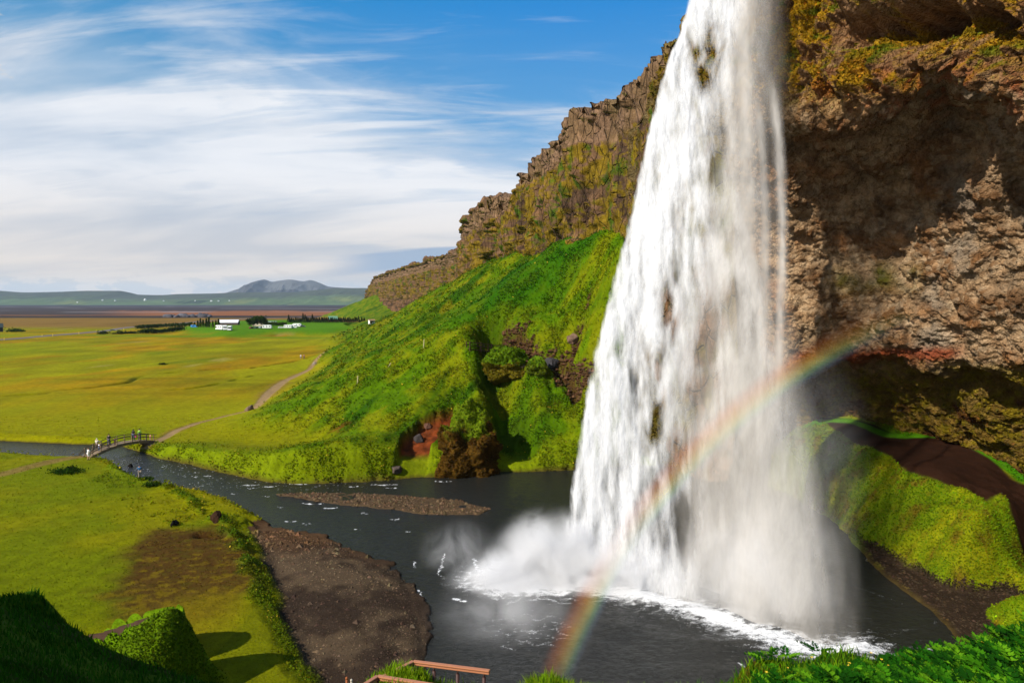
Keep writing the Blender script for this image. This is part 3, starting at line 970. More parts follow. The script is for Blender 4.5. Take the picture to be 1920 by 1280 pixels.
# left cliff: plan line of its brow and foot, (u, brow row, distance, foot row)
LC = [(684, 552, 1180, 566), (700, 520, 1040, 560), (722, 514, 900, 575), (742, 506, 800, 600), (792, 490, 640, 610), (846, 473, 500, 600), (858, 466, 440, 600),
      (867, 428, 350, 590), (885, 398, 285, 560), (915, 372, 243, 545), (957, 366, 206, 545), (962, 348, 182, 545), (972, 330, 176, 545),
      (1003, 290, 164, 540), (1040, 250, 146, 530), (1066, 210, 133, 520), (1110, 190, 126, 530), (1150, 178, 119, 560), (1200, 130, 107, 620), (1238, 84, 97.5, 720),
      (1274, 46, 90, 880), (1330, -20, 84, 900), (1380, -60, 82, 900)]
rows = []
for u, vt, Y, vf in LC:
    top = PT(u, vt, Y); ft = PT(u, vf, Y)
    back = top + np.array([26.0, 6.0, 1.0]); back2 = top + np.array([90.0, 20.0, 3.0])
    col_ = [back2, back, top + np.array([1.5, .5, .3]), top]
    bulge = [(.06, 0.0), (.14, .6), (.3, -.6), (.55, -1.0), (.72, 0.4), (1.0, -1.5)]
    for f, b in bulge:
        q = top + (ft - top) * f
        # lean the face out a little towards the foot
        q = q + np.array([-0.75, -0.35, 0]) * (b * -1 + 0.0) * 0.8
        col_.append(q)
    rows.append(col_)
P0 = np.array(rows).swapaxes(0, 1)
LP = densify(P0, 760, 420)
n0 = face_cam(LP, normals(LP))
x, y, z = LP[..., 0], LP[..., 1], LP[..., 2]
ztop = LP[:, :, 2].max(0)[None]
drop = np.maximum(LP[..., 2][np.argmax(LP[..., 2] > -99, axis=0)[0]], 0)
dist_top = (P0[3][:, 2].max() - z)
brow = pchip(np.linspace(0, 1, len(LC)), P0[3][:, 2], np.linspace(0, 1, LP.shape[1]))[None]
s_al = np.r_[0, np.cumsum(np.linalg.norm(np.diff(LP[200], axis=0), axis=1))][None] + 0 * z
topd = 60.0 - z
f1, f2, cid = worley(s_al / 2.1, z / 14.0, 0 * z + y / 400)
colmask = sstep(8.0, 6.3, topd + 2.2 * fbm(s_al / 8, 0.3, 0.1, 2)) * sstep(-1.2, 0.2, topd) * sstep(90, 100, y)
big = fbm(x / 14, y / 14, z / 22, 3)
mid = fbm(x / 4.5, y / 4.5, z / 6.0, 4)
sml = fbm(x / 1.1, y / 1.1, z / 1.3, 3)
rdg = ridge(x / 9, y / 9, z / 30, 3)
strat = fbm(x / 60, y / 60, z / 2.6, 3)
disp = 2.6 * big + 1.7 * mid + 0.55 * sml + 1.5 * (rdg - 0.3) + 0.8 * strat
# big crag edges: stepped blocks
b1, b2, bc = worley(s_al / 7.0, z / 8.0, y / 60)
disp = disp + 1.6 * (bc - 0.5)
disp = disp * (1 - 0.78 * colmask) + colmask * (1.5 + 1.7 * (cid - 0.4) - 1.3 * sstep(0.14, 0.02, f2 - f1))
fade = sstep(0, 1, np.linspace(0, 1, LP.shape[0])[:, None] * 40 - 0.5) * 0 + 1
LPd = LP + n0 * disp[..., None] * np.clip(y / 130, 0.7, 1.8)[..., None]
flat = sstep(1.5, 4, (LP[..., 0] - np.interp(LP[..., 1].ravel(), [0], [0]).reshape(y.shape)) * 0)
n1_ = face_cam(LPd, normals(LPd))
upz = np.abs(n1_[..., 2])
upf = np.clip(n1_[..., 2] * np.sign(1), -1, 1)
base = mixc(np.broadcast_to(np.array(lin(138, 104, 74, KA)), x.shape + (3,)).copy(), lin(86, 66, 50, KA), sstep(-.3, .3, mid + 0.5 * big))
base = mixc(base, lin(150, 112, 76, KA), sstep(0.1, 0.45, strat + 0.3 * sml) * sstep(20, 26, topd) * 0.8)
base = mixc(base, lin(160, 128, 100, KA), colmask * 0.8)
mossn = fbm(x / 6, y / 6, z / 9, 4) + 0.5 * fbm(x / 1.4, y / 1.4, z / 1.8, 3) + 0.5 * upf
moss = sstep(0.00, 0.30, mossn + 0.22) * (1 - 0.85 * colmask) * sstep(36, 26, topd + 6 * big)
base = mixc(base, lin(150, 124, 22, KA), moss * 0.9)
base = mixc(base, lin(66, 104, 14, KA), sstep(0.05, 0.3, fbm(x / 3.5, y / 3.5, z / 7 + 9, 4)) * moss * 0.9)
base = mixc(base, lin(60, 46, 36, KA), sstep(0.22, 0.5, fbm(s_al / 2.5, z / 16, 3.3, 3)) * 0.6 * (1 - colmask))
damp = sstep(104, 98, y)
base = mixc(base, lin(120, 112, 26, KA), damp * sstep(-.2, .2, mid) * 0.8)
topg = sstep(0.3, 1.0, LP[..., 0] - (pchip(np.linspace(0, 1, LP.shape[1]), LP[int(LP.shape[0] * .5)][:, 0], np.linspace(0, 1, LP.shape[1])))[None] - 3)
base = mixc(base, lin(96, 104, 30, KA), sstep(0.75, 0.9, upf) * 0.8)
base_l, moss_l = base, moss
cliff_l = raw_mesh('cliff', LPd.reshape(-1, 3), grid_faces(*x.shape), M_CLIFF2, col=base.reshape(-1, 3))
tag(cliff_l, kind='structure')

# right cliff with the hollow behind the falls. Columns of (u, [(v, Y) * rows]); rows: back of the brow, brow, upper face,
# lower face, lip of the overhang, roof, shaded wall, wall, bulge, ledge edge, under the ledge, recess, foot, below foot
RC = [
    (1180, [(150, 112), (250, 112), (290, 112), (320, 112), (340, 112), (380, 112), (430, 110), (520, 108), (600, 106), (700, 104), (730, 104), (800, 102), (880, 101), (960, 98)]),
    (1300, [(0, 90), (60, 90), (110, 90), (190, 91), (250, 91), (330, 92), (440, 92), (540, 93), (620, 93), (700, 93), (720, 94), (790, 95), (860, 95), (960, 93)]),
    (1400, [(-240, 72), (-120, 71), (20, 71), (150, 72), (230, 73), (320, 80), (440, 85), (540, 87), (620, 87), (690, 87), (710, 90), (770, 92), (830, 93), (940, 92)]),
    (1475, [(-280, 70), (-160, 67), (0, 66), (140, 66), (218, 66.5), (300, 74), (410, 79), (520, 81), (610, 81), (690, 81), (705, 86), (750, 89), (800, 91), (930, 91)]),
    (1560, [(-320, 66), (-190, 63.5), (-20, 62.5), (110, 62.5), (200, 63), (300, 71), (410, 76.5), (510, 77.5), (600, 78), (668, 80), (690, 83), (740, 86), (792, 89), (920, 90)]),
    (1650, [(-360, 62), (-220, 60), (-40, 58.5), (90, 58), (186, 58.5), (290, 67), (400, 73), (500, 73.3), (590, 72.5), (668, 74), (690, 78), (740, 82), (802, 84.5), (920, 87)]),
    (1740, [(-400, 58), (-250, 56), (-70, 54), (40, 53.5), (126, 54), (250, 62.5), (380, 67), (490, 67), (590, 68), (678, 69.5), (700, 73), (750, 76.5), (818, 79.5), (930, 83)]),
    (1835, [(-430, 54), (-280, 52), (-90, 50), (40, 49.5), (136, 50), (240, 58), (345, 59.5), (470, 61.5), (590, 63), (690, 65), (715, 68), (780, 71.5), (850, 74.5), (960, 77)]),
    (1925, [(-470, 50), (-310, 48), (-110, 46), (60, 45.5), (188, 46), (270, 53), (350, 56), (470, 56.5), (590, 58.5), (700, 60.5), (730, 63), (810, 66), (892, 69), (1000, 73)]),
    (2060, [(-500, 44), (-340, 42), (-120, 40), (80, 39.5), (260, 40), (330, 46), (420, 49), (520, 49), (620, 50), (730, 52), (770, 54), (860, 56), (960, 57.5), (1100, 62)]),
    (2300, [(-600, 36), (-420, 34), (-160, 32), (80, 31.5), (320, 32), (400, 36), (480, 39), (580, 39), (680, 38), (800, 38), (860, 40), (960, 42), (1080, 44), (1300, 50)]),
]
P0 = np.array([[PT(u, v, Y) for v, Y in pts] for u, pts in RC]).swapaxes(0, 1)
for j in range(P0.shape[1]):
    P0[0, j] = P0[1, j] + np.array([6.0, 14.0, 1.0])
RP = densify(P0, 760, 900)
n0 = face_cam(RP, normals(RP))
x, y, z = RP[..., 0], RP[..., 1], RP[..., 2]
uu = x / y * F + 960
vv = 568 - (z - CAMZ) / y * F
big = fbm(x / 9, y / 9, z / 9, 3)
mid = fbm(x / 3.2, y / 3.2, z / 3.0, 4)
sml = fbm(x / 0.8, y / 0.8, z / 0.7, 3)
fine = fbm(x / 0.30, y / 0.30, z / 0.28, 2)
b1, b2, bc = worley(x / 2.2, y / 2.2, z / 2.0)
c1, c2, cc = worley(x / 0.55, y / 0.55, z / 0.5)
strat = fbm(x / 30, y / 30, z / 1.5, 3)
disp = 2.0 * big + 1.05 * mid + 0.42 * sml + 0.18 * fine + 0.45 * (bc - .5) - 0.32 * c1 + 0.22 * strat + 0.9 * fbm((x + z * .9) / 2.6, (y - z * .3) / 5.0, (z - x * .5) / 6.0, 3)
upperf = sstep(230, 150, vv) * sstep(1900, 1500, uu) + sstep(190, 120, vv)
upperf = np.clip(upperf, 0, 1)
hole = np.exp(-(((uu - 1690 - .9 * (60 - vv)) / 85) ** 2 + ((vv - 64 + 14 * mid) / 34) ** 2)) + .8 * np.exp(-(((uu - 1850) / 30) ** 2 + ((vv - 60) / 22) ** 2))
hang = ridge(x / 2.6, y / 2.6, z / 7.5, 3)
disp = disp - 9.0 * hole + upperf * (3.2 * (hang - 0.35) + 1.4 * fbm(x / 4, y / 4, z / 4 + 5, 3))
amp = sstep(1180, 1330, uu) * 0.5 + 0.5
RPd = RP + n0 * (disp * amp)[..., None]
n1_ = face_cam(RPd, normals(RPd))
upf = n1_[..., 2]
base = mixc(np.broadcast_to(np.array(lin(190, 156, 118, KA)), x.shape + (3,)).copy(), lin(134, 96, 62, KA), sstep(-.25, .35, mid + .4 * sml))
base = mixc(base, lin(206, 180, 146, KA), sstep(0.45, 0.9, cc) * 0.5)
base = mixc(base, lin(96, 76, 58, KA), sstep(0.1, 0.4, fbm(x / 5, y / 5, z / 5 + 3, 4)) * 0.6)
base = mixc(base, lin(176, 120, 72, KA), sstep(0.1, 0.4, fbm(x / 4 + 7, y / 4, z / 4 + 13, 4)) * 0.55)
base = mixc(base, lin(164, 152, 134, KA), sstep(0.1, 0.4, fbm(x / 4 + 17, y / 4, z / 4 + 23, 4)) * sstep(1640, 1760, uu) * 0.6)
overhang_shade = sstep(470, 380, vv) * sstep(190, 260, vv)  # shade below the overhang, put into the rock colour
base = mixc(base, lin(110, 84, 60, KA), overhang_shade * 0.3)
mo1 = np.clip(upperf, 0, 1) * sstep(-0.12, 0.22, fbm(x / 2.2, y / 2.2, z / 5, 4) + 0.35 * upf + 0.25 * sstep(1640, 1480, uu))
base = mixc(base, lin(146, 104, 66, KA), upperf * 0.7)
base = mixc(base, lin(176, 136, 16, KA), mo1 * 0.9)
base = mixc(base, lin(84, 110, 26, KA), mo1 * sstep(0.1, 0.35, fbm(x / 1.5, y / 1.5, z / 2 + 8, 3)) * 0.8)
lipb = np.exp(-((vv - 175) / 45) ** 2) * sstep(1480, 1560, uu)
base = mixc(base, lin(158, 76, 40, KA), lipb * sstep(0.0, 0.35, fbm(x / 1.1, y / 1.1, z / 1.4, 3)) * 0.7)
gb = np.exp(-((vv - 520) / 26) ** 2) * sstep(1530, 1580, uu) * sstep(1740, 1690, uu)
base = mixc(base, lin(84, 92, 20, KA), np.clip(gb * (0.6 + 1.6 * mid), 0, 1) * 0.9)
red = np.exp(-((vv - 672 + 0.03 * (uu - 1650)) / 13) ** 2) * sstep(1460, 1540, uu) * sstep(1820, 1760, uu)
base = mixc(base, lin(150, 66, 34, KA), np.clip(red * 1.3, 0, 1) * 0.85)
low = sstep(665, 715, vv + 12 * mid)
base = mixc(base, lin(124, 98, 34, KA), low * 0.92)
base = mixc(base, lin(134, 118, 20, KA), low * sstep(0.0, 0.4, fbm(x / 1.3, y / 1.3, z / .7, 3) + .15) * 0.75)
base = mixc(base, lin(96, 52, 32, KA), low * sstep(0.15, 0.4, fbm(x / 5, y / 5, z / 3 + 31, 3)) * 0.8)
wet = sstep(1440, 1330, uu)
base = mixc(base, lin(88, 84, 34, KA), wet * 0.6)
base_r, low_r = base, low
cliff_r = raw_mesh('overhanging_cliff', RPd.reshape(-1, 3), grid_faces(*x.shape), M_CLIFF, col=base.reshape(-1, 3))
tag(cliff_r, kind='structure')
CR_P, CR_N, CR_U, CR_V = RPd, n1_, uu, vv


# ------------------------------------------------------------------ distant hills and mountain
def hills(name, prof, Y0, depth, colf, seed, jag=0.3):
    pu = np.array([p[0] for p in prof], float); pv = np.array([p[1] for p in prof], float)
    uq = np.linspace(pu[0], pu[-1], 700)
    vq = pchip(pu, pv, uq)
    tq = np.r_[np.linspace(-1, 0, 46), np.linspace(0, 1, 12)[1:]]
    Uq, Tq = np.meshgrid(uq, tq)
    Yq = Y0 + Tq * depth
    zt = (568 - vq[None] + 4) / F * Y0
    prof_t = np.where(Tq < 0, (1 + Tq) ** 1.25, 1 - Tq)
    Xq = (Uq - 960) / F * Y0
    nz = fbm(Xq / (Y0 * .035), Yq / (Y0 * .035), seed, 5)
    rr = ridge(Xq / (Y0 * .03), Yq / (Y0 * .08), seed + 3, 4)
    Zq = -30 + (zt + 30) * prof_t + zt * jag * (nz * .6 + (rr - .4) * .5) * np.sin(np.pi * np.clip(prof_t, 0, 1)) 
    Cq = colf(Xq, Yq, Zq, zt, prof_t, nz)
    o = raw_mesh(name, np.stack([Xq, Yq, Zq], -1).reshape(-1, 3), grid_faces(*Xq.shape), M_FAR, col=Cq.reshape(-1, 3))
    return tag(o, kind='structure')


def hc(x, y, z, zt, p, n):
    c = np.broadcast_to(np.array(lin(98, 122, 74, .6)), x.shape + (3,)).copy()
    c = mixc(c, lin(80, 88, 70, .6), sstep(0.35, 0.7, p + 0.5 * n))
    c = mixc(c, lin(130, 140, 70, .6), sstep(0.1, 0.4, fbm(x / 700, y / 900, 1.1, 3)) * sstep(0.6, 0.3, p))
    return mixc(c, lin(40, 62, 44, .6), sstep(0.2, 0.3, fbm(x / 500, y / 800, 6.1, 4)) * sstep(0.7, 0.4, p) * .8)


def mc_(x, y, z, zt, p, n):
    c = np.broadcast_to(np.array(lin(112, 112, 112, .6)), x.shape + (3,)).copy()
    return mixc(c, lin(82, 80, 84, .6), sstep(-.2, .3, n))


hills('hills', [(-600, 545), (-300, 540), (0, 546), (50, 549), (110, 548), (170, 546), (225, 546), (258, 553), (300, 554), (340, 552), (400, 551),
                (460, 549), (540, 549), (600, 544), (640, 541), (700, 541), (900, 540)], 9500, 1900, hc, 3.0)
hills('mountain', [(395, 560), (430, 549), (455, 541), (470, 534), (485, 528), (497, 526), (512, 530), (525, 528), (545, 526), (570, 529), (583, 527), (600, 532),
                   (618, 539), (640, 541), (690, 543), (760, 556)], 13000, 1800, mc_, 8.0, 0.5)

# ------------------------------------------------------------------ road across the plain
rp = np.array(ROAD)
sq = np.r_[0, np.cumsum(np.linalg.norm(np.diff(rp, axis=0), axis=1))]
rr_ = pchip(sq, rp, np.linspace(0, sq[-1], 300))
tg = np.gradient(rr_, axis=0); tg /= np.linalg.norm(tg, axis=1)[:, None]
nn = np.stack([-tg[:, 1], tg[:, 0]], 1)
ww = np.array([-4.2, -2.8, 2.8, 4.2])
RPp = rr_[:, None] + nn[:, None] * ww[None, :, None]
RH = terrain(RPp[..., 0], RPp[..., 1]) + np.array([-0.1, .35, .35, -0.1])[None]
M_ROAD = simple('asphalt', lin(112, 100, 98, .8), 0.9, var=0.15, scale=0.4)
road = raw_mesh('road', np.concatenate([RPp, RH[..., None]], -1).reshape(-1, 3), grid_faces(300, 4), M_ROAD, smooth=False)
tag(road, kind='structure')

# ------------------------------------------------------------------ water with foam
us = np.linspace(-150, 1960, 900)
ys = np.concatenate([np.geomspace(30, 60, 420, endpoint=False), np.geomspace(60, 125, 420)])
U, Yw = np.meshgrid(us, ys)
Xw = (U - 960) / F * Yw
Zw = 0.05 * fbm(Xw / 1.6, Yw / 1.6, 0.2, 3) + 0.03 * fbm(Xw / .5, Yw / .5, 0.9, 2)
fallfoot = px_list([(1040, 1062), (1080, 1088), (1130, 1102), (1200, 1112), (1290, 1136), (1380, 1168), (1470, 1200), (1560, 1220), (1610, 1214)])
fd = polydist(Xw, Yw, fallfoot)
radial = np.hypot(Xw - 15, Yw - 56)
Zw = Zw + 0.14 * np.sin(radial * 1.5 + 2 * fbm(Xw / 4, Yw / 4, .2, 2)) * np.exp(-fd / 6)
f_n = fbm(Xw / 1.1, Yw / .55, 3.3, 4); f_n2 = fbm(Xw / .35, Yw / .2, 5.3, 3)
web = ridge(Xw / 1.3 + .6 * f_n, Yw / .8, 1.2, 3)
foam = sstep(3.4, 0.3, fd + 1.6 * f_n) * (0.30 + 0.6 * web + 0.4 * f_n2 + .25 * sstep(1.2, .3, fd))
foam = np.maximum(foam, sstep(0.55, 0.85, web + 0.3 * f_n) * np.exp(-fd / 3.0) * 0.75)
spl = PZ(985, 1085, 0)
sd = np.hypot((Xw - spl[0] - .5) / 7.2, (Yw - spl[1]) / 5.0)
foam = np.maximum(foam, sstep(1.25, 0.25, sd + 0.45 * f_n) * (0.35 + 0.6 * sstep(.0, .8, web) + .35 * f_n2 + .5 * sstep(.8, .2, sd)))
spl2 = PZ(990, 1180, 0)
foam = np.maximum(foam, sstep(1.2, 0.4, np.hypot((Xw - spl2[0]) / 4.5, (Yw - spl2[1]) / 4)) * sstep(0.45, 0.9, web + .4 * f_n2) * 0.42)


def streaks(pts, r, k=1.0, nz=0.5):
    global foam
    bx_ = px_list(pts)
    x0, x1 = min(p[0] for p in bx_) - 3, max(p[0] for p in bx_) + 3
    y0, y1 = min(p[1] for p in bx_) - 3, max(p[1] for p in bx_) + 3
    mk = (Xw > x0) & (Xw < x1) & (Yw > y0) & (Yw < y1)
    d = polydist(Xw[mk] + 0.5 * f_n[mk], Yw[mk] + 0.3 * f_n2[mk], bx_)
    foam[mk] = np.maximum(foam[mk], sstep(1.0, 0.2, d / r + 1.5 * nz * f_n2[mk] + .35) * k)


streaks([(888, 1045), (895, 1065), (905, 1085), (925, 1105), (945, 1120)], .35, .9)
streaks([(832, 1038), (826, 1060), (824, 1080)], .20, .9)
streaks([(778, 1052), (780, 1066)], .16, .8)
streaks([(785, 1105), (792, 1125), (800, 1142)], .22, .9)
streaks([(848, 1122), (868, 1128)], .30, 1)
streaks([(1385, 1245), (1395, 1256)], .26, .9)
streaks([(1740, 1218), (1765, 1222)], .2, .8)
streaks([(1617, 1045), (1640, 1058), (1678, 1084)], .16, .6)
streaks([(1540, 1090), (1600, 1098), (1690, 1130)], .35, .3)
streaks([(1660, 1190), (1740, 1170), (1790, 1160)], .3, .25)
streaks([(940, 1210), (958, 1218)], .15, .6)
for (u, v, L, s) in [(470, 909, 14, .35), (505, 912, 10, .3), (560, 907, 16, .3), (720, 908, 22, .45), (735, 914, 14, .3), (830, 902, 16, .3), (600, 905, 12, .25),
                     (660, 912, 8, .25), (365, 893, 4, .3), (390, 892, 5, .35), (470, 915, 6, .2), (585, 944, 16, .3), (620, 952, 14, .35), (685, 962, 8, .25),
                     (740, 973, 8, .25), (545, 977, 10, .3), (575, 982, 8, .3), (500, 930, 6, .2), (770, 996, 8, .16), (672, 992, 6, .15), (440, 925, 6, .25), (528, 950, 6, .2)]:
    streaks([(u - L, v), (u, v + 1), (u + L, v)], s, .85, 0.9)
rif = sstep(0.30, 0.46, f_n2 + 0.35 * f_n) * sstep(78, 88, Yw) * sstep(-14, -22, Xw) * sstep(108, 100, Yw)
foam = np.maximum(foam, rif * 0.55)
shore = np.abs(sdpoly(Xw, Yw, WATER))
m, t = mat_new('water_surface')
fo = t.add('ShaderNodeAttribute', attribute_name='foam').outputs[2]
pos = t.add('ShaderNodeNewGeometry').outputs['Position']
na = t.noise(t.mapping(pos, scale=(1.0, 1.6, 1)), 1.6, 5, 0.65, 0.6)
nb_ = t.noise(pos, 7.0, 4, 0.6)
nf = t.noise(pos, 11.0, 4, 0.7)
fk = t.maprange(t.math('ADD', fo, t.math('MULTIPLY', t.math('SUBTRACT', nf, 0.5), 1.5)), 0.22, 0.80)
fk = t.math('MULTIPLY', fk, t.maprange(fo, 0.02, 0.2))
wc = t.mix(na, (0.010, 0.011, 0.009), (0.026, 0.026, 0.022))
hh = t.math('ADD', na, t.math('MULTIPLY', nb_, 0.3))
bp = t.add('ShaderNodeBump', ins={'Strength': 0.85, 'Distance': 0.30, 'Height': hh})
wb = t.add('ShaderNodeBsdfPrincipled', ins={'Base Color': wc, 'Roughness': 0.12, 'IOR': 1.33, 'Specular IOR Level': 0.42, 'Normal': bp.outputs[0]})
fb = t.add('ShaderNodeBsdfDiffuse', ins={0: (.82, .83, .84, 1), 2: bp.outputs[0]})
mx = t.add('ShaderNodeMixShader', ins={0: fk, 1: wb.outputs[0], 2: fb.outputs[0]})
t.add('ShaderNodeOutputMaterial', ins={0: mx.outputs[0]})
water = raw_mesh('water', np.stack([Xw, Yw, Zw], -1).reshape(-1, 3), grid_faces(*Xw.shape), m, attrs={'foam': foam})
tag(water, kind='structure')


# ------------------------------------------------------------------ the falling water
def veil_mat(name, col=(0.86, 0.87, 0.89), sc=(2.2, 2.2, 0.28), contrast=0.5, fine=0.5, bump=0.5, transl=0.45):
    m, t = mat_new(name)
    A = t.add('ShaderNodeAttribute', attribute_name='veil').outputs[2]
    pos = t.add('ShaderNodeNewGeometry').outputs['Position']
    a = t.noise(t.mapping(pos, scale=sc), 1.0, 6, 0.62, 0.5)
    b = t.noise(t.mapping(pos, scale=tuple(q * 3.5 for q in sc)), 1.0, 4, 0.7, 0.3)
    n = t.math('ADD', t.math('MULTIPLY', t.math('SUBTRACT', a, 0.5), contrast * 2), t.math('MULTIPLY', t.math('SUBTRACT', b, 0.5), fine))
    al = t.math('ADD', A, t.math('MULTIPLY', n, t.maprange(A, 0.0, 0.35)), clamp=True)
    al = t.math('MULTIPLY', al, t.maprange(A, 0.0, 0.12))
    bp = t.add('ShaderNodeBump', ins={'Strength': bump, 'Distance': 0.5, 'Height': t.math('ADD', a, t.math('MULTIPLY', b, 0.4))})
    d = t.add('ShaderNodeBsdfDiffuse', ins={0: (*col, 1), 2: bp.outputs[0]})
    tr = t.add('ShaderNodeBsdfTranslucent', ins={0: (*col, 1)})
    ws = t.add('ShaderNodeMixShader', ins={0: transl, 1: d.outputs[0], 2: tr.outputs[0]})
    tp = t.add('ShaderNodeBsdfTransparent')
    mx = t.add('ShaderNodeMixShader', ins={0: al, 1: tp.outputs[0], 2: ws.outputs[0]})
    t.add('ShaderNodeOutputMaterial', ins={0: mx.outputs[0]})
    return m


LE = np.array([(-260, 1352), (-100, 1312), (0, 1288), (60, 1272), (120, 1247), (200, 1224), (300, 1200), (400, 1180), (500, 1152), (600, 1126), (700, 1100), (800, 1082), (900, 1068), (1000, 1056), (1060, 1052), (1120, 1048), (1300, 1040)], float)
RE = np.array([(-260, 1455), (0, 1472), (150, 1474), (300, 1462), (400, 1470), (550, 1482), (700, 1510), (850, 1548), (1000, 1580), (1100, 1592), (1220, 1600), (1300, 1605)], float)


FOOT_S = np.array([0, .1, .25, .45, .65, .85, 1.0]); FOOT_V = np.array([1088, 1100, 1118, 1142, 1176, 1212, 1222.])


def fall_y(v, s):
    # distance of the curtain: it leaps out from the lip; the right end lands nearer to the camera
    k = np.clip((v + 260) / 1460, 0, 1)
    fv = pchip(FOOT_S, FOOT_V, np.clip(s, 0, 1).ravel()).reshape(np.shape(s))
    return lerp(65.5, 23.5 * F / (fv - 568) + .8, k ** 0.8)


def curtain(name, s0, s1, dy, macro, mat, seed, nu=420, nv=760, v0=-250, v1=None, wob=0.5, parent=None, es=0.03):
    """one sheet of the falls between the shares s0..s1 of its width, dy metres nearer than the curtain's middle"""
    sq = np.linspace(s0, s1, nu)[None] + np.zeros((nv, 1))
    foot_v = pchip(FOOT_S, FOOT_V, np.clip(sq[0], 0, 1))
    tq = np.linspace(0, 1, nv)[:, None]
    vq = v0 + (foot_v[None] + 6 - v0) * tq
    le = np.interp(vq, LE[:, 0], LE[:, 1]); re = np.interp(vq, RE[:, 0], RE[:, 1])
    uq = le + (re - le) * sq
    Yq = fall_y(vq, sq)
    P = PT(uq, vq, Yq)
    P[..., 0] -= 0
    X, Y, Z = P[..., 0], P[..., 1], P[..., 2]
    w1 = fbm(X / 2.4 + seed, Z / 9 + seed, seed, 3)
    w2 = fbm(X / .9 + seed, Z / 2.6, seed + 5, 3)
    P[..., 1] = Y - dy - wob * (1.2 * w1 + 0.5 * w2)
    A = macro(sq, vq, uq, X, Z, w1, w2)
    edge = sstep(s0, s0 + 0.02, sq) * sstep(s1, s1 - es, sq)
    A = np.clip(A, 0, 1.25) * edge
    return raw_mesh(name, P.reshape(-1, 3), grid_faces(nv, nu), mat, parent, attrs={'veil': A})


def tongues(X, Z, seed, sx=1.1, sz=5.0):
    """pointed masses of falling water: bright above, ragged tips below"""
    n = fbm(X / sx + seed, (Z + 1.6 * np.abs(gnoise(X / .8, 0.3, seed))) / sz, seed, 4)
    return n


GAPS = [(1330, 100, 26, 60, .75), (1310, 150, 22, 50, .7), (1295, 190, 20, 60, .4), (1285, 440, 22, 50, .55), (1318, 430, 30, 30, .5), (1252, 560, 14, 70, .75), (1230, 690, 16, 60, .7),
        (1208, 730, 20, 55, .8), (1225, 800, 22, 70, .7), (1330, 650, 22, 60, .9), (1320, 740, 24, 70, .8), (1385, 560, 30, 50, .5), (1150, 660, 12, 30, .3), (1240, 870, 26, 60, .7),
        (1370, 900, 55, 90, .55), (1290, 1000, 50, 80, .5), (1345, 1080, 20, 60, .55), (1340, 300, 20, 60, .35), (1400, 470, 26, 50, .3), (1180, 860, 10, 40, .3), (1300, 850, 20, 50, .4),
        (1440, 1160, 30, 40, .4), (1260, 620, 12, 30, .5)]


def gapf(uq, vq, w1, w2):
    g = 0 * uq
    for u, v, ru, rv, k in GAPS:
        g = np.maximum(g, k * np.exp(-(((uq - u + 14 * w1 + 10 * w2 + 0.18 * (vq - v)) / ru) ** 2 + ((vq - v) / rv) ** 2)))
    return g


def m_core(sq, vq, uq, X, Z, w1, w2):
    # dense white band down the left side
    kv = np.clip(vq / 1000, -.3, 1.2)
    width = np.interp(vq, [-250, 0, 150, 400, 600, 800, 1000, 1120], [0.5, 0.55, 0.42, 0.46, 0.36, 0.33, 0.34, 0.40])
    A = 1.0 * sstep(width + 0.20, width - 0.10, sq + 0.12 * w1 + 0.06 * w2)
    n = tongues(X, Z, 3.3, 0.9, 4.0)
    A = A * (0.90 + 1.4 * n)
    A = A - 1.0 * gapf(uq, vq, w1, w2)
    ragged = sstep(0.0, 0.035, sq + 0.022 * w2 + 0.012 * fbm(X / .3, Z / 1.2, 2.2, 3))
    return A * ragged


def m_mid(sq, vq, uq, X, Z, w1, w2):
    n = tongues(X, Z, 9.1, 1.5, 7.0)
    band = 0.66 * sstep(0.04, 0.25, sq) * sstep(1.0, 0.72, sq + 0.04 * w1)
    thin = np.interp(vq, [-250, 100, 350, 500, 620, 800, 1000, 1200], [.50, .42, 0.50, 0.95, .78, .72, .6, .5]) * (1 + .35 * sstep(.55, .3, sq))
    A = band * thin * (0.85 + 1.5 * n)
    A = A + 0.5 * np.exp(-((vq - 500 - 60 * w1) / 75) ** 2) * sstep(.3, .45, sq) * sstep(.95, .7, sq) * (0.6 + 1.2 * n)
    return np.clip(A, 0, .9) - 0.95 * gapf(uq, vq, w1, w2)


def m_fingers(sq, vq, uq, X, Z, w1, w2):
    # strands that hang in points in the lower half
    f = ridge((uq + 10 * w1) / 66.0, 0.3 + vq / 900, 4.4, 2)
    A = 0.62 * sstep(0.40, 0.85, f + 0.25 * w1) * sstep(480, 640, vq) * sstep(.22, .3, sq) * sstep(.97, .8, sq)
    A = A * (0.75 + 0.9 * tongues(X, Z, 5.5, .8, 3.5))
    return A * np.interp(vq, [0, 900, 1100, 1220], [1, 1, .7, .4]) - 0.6 * gapf(uq, vq, w1, w2)


def m_spray(sq, vq, uq, X, Z, w1, w2):
    # soft spray at the right side and across the foot
    A = np.interp(vq, [-250, 100, 300, 500, 700, 900, 1050, 1230], [.26, .22, .20, .22, .34, .50, .55, .42])
    A = A * sstep(1.08, 0.70, sq + 0.12 * w1) * sstep(0.30, 0.62, sq) * (1 + 0.45 * w1)
    strand = 0.7 * np.exp(-((uq - np.interp(vq, [150, 300, 420, 600, 900], [1438, 1452, 1456, 1452, 1448])) / 8) ** 2) * sstep(130, 230, vq) * sstep(780, 560, vq)
    strand2 = 0.35 * np.exp(-((uq - np.interp(vq, [0, 420, 900], [1385, 1392, 1440])) / 14) ** 2) * sstep(700, 500, vq)
    A = A + (strand + strand2) * (0.8 + 0.5 * w2)
    return A - 0.22 * gapf(uq, vq, w1, w2)


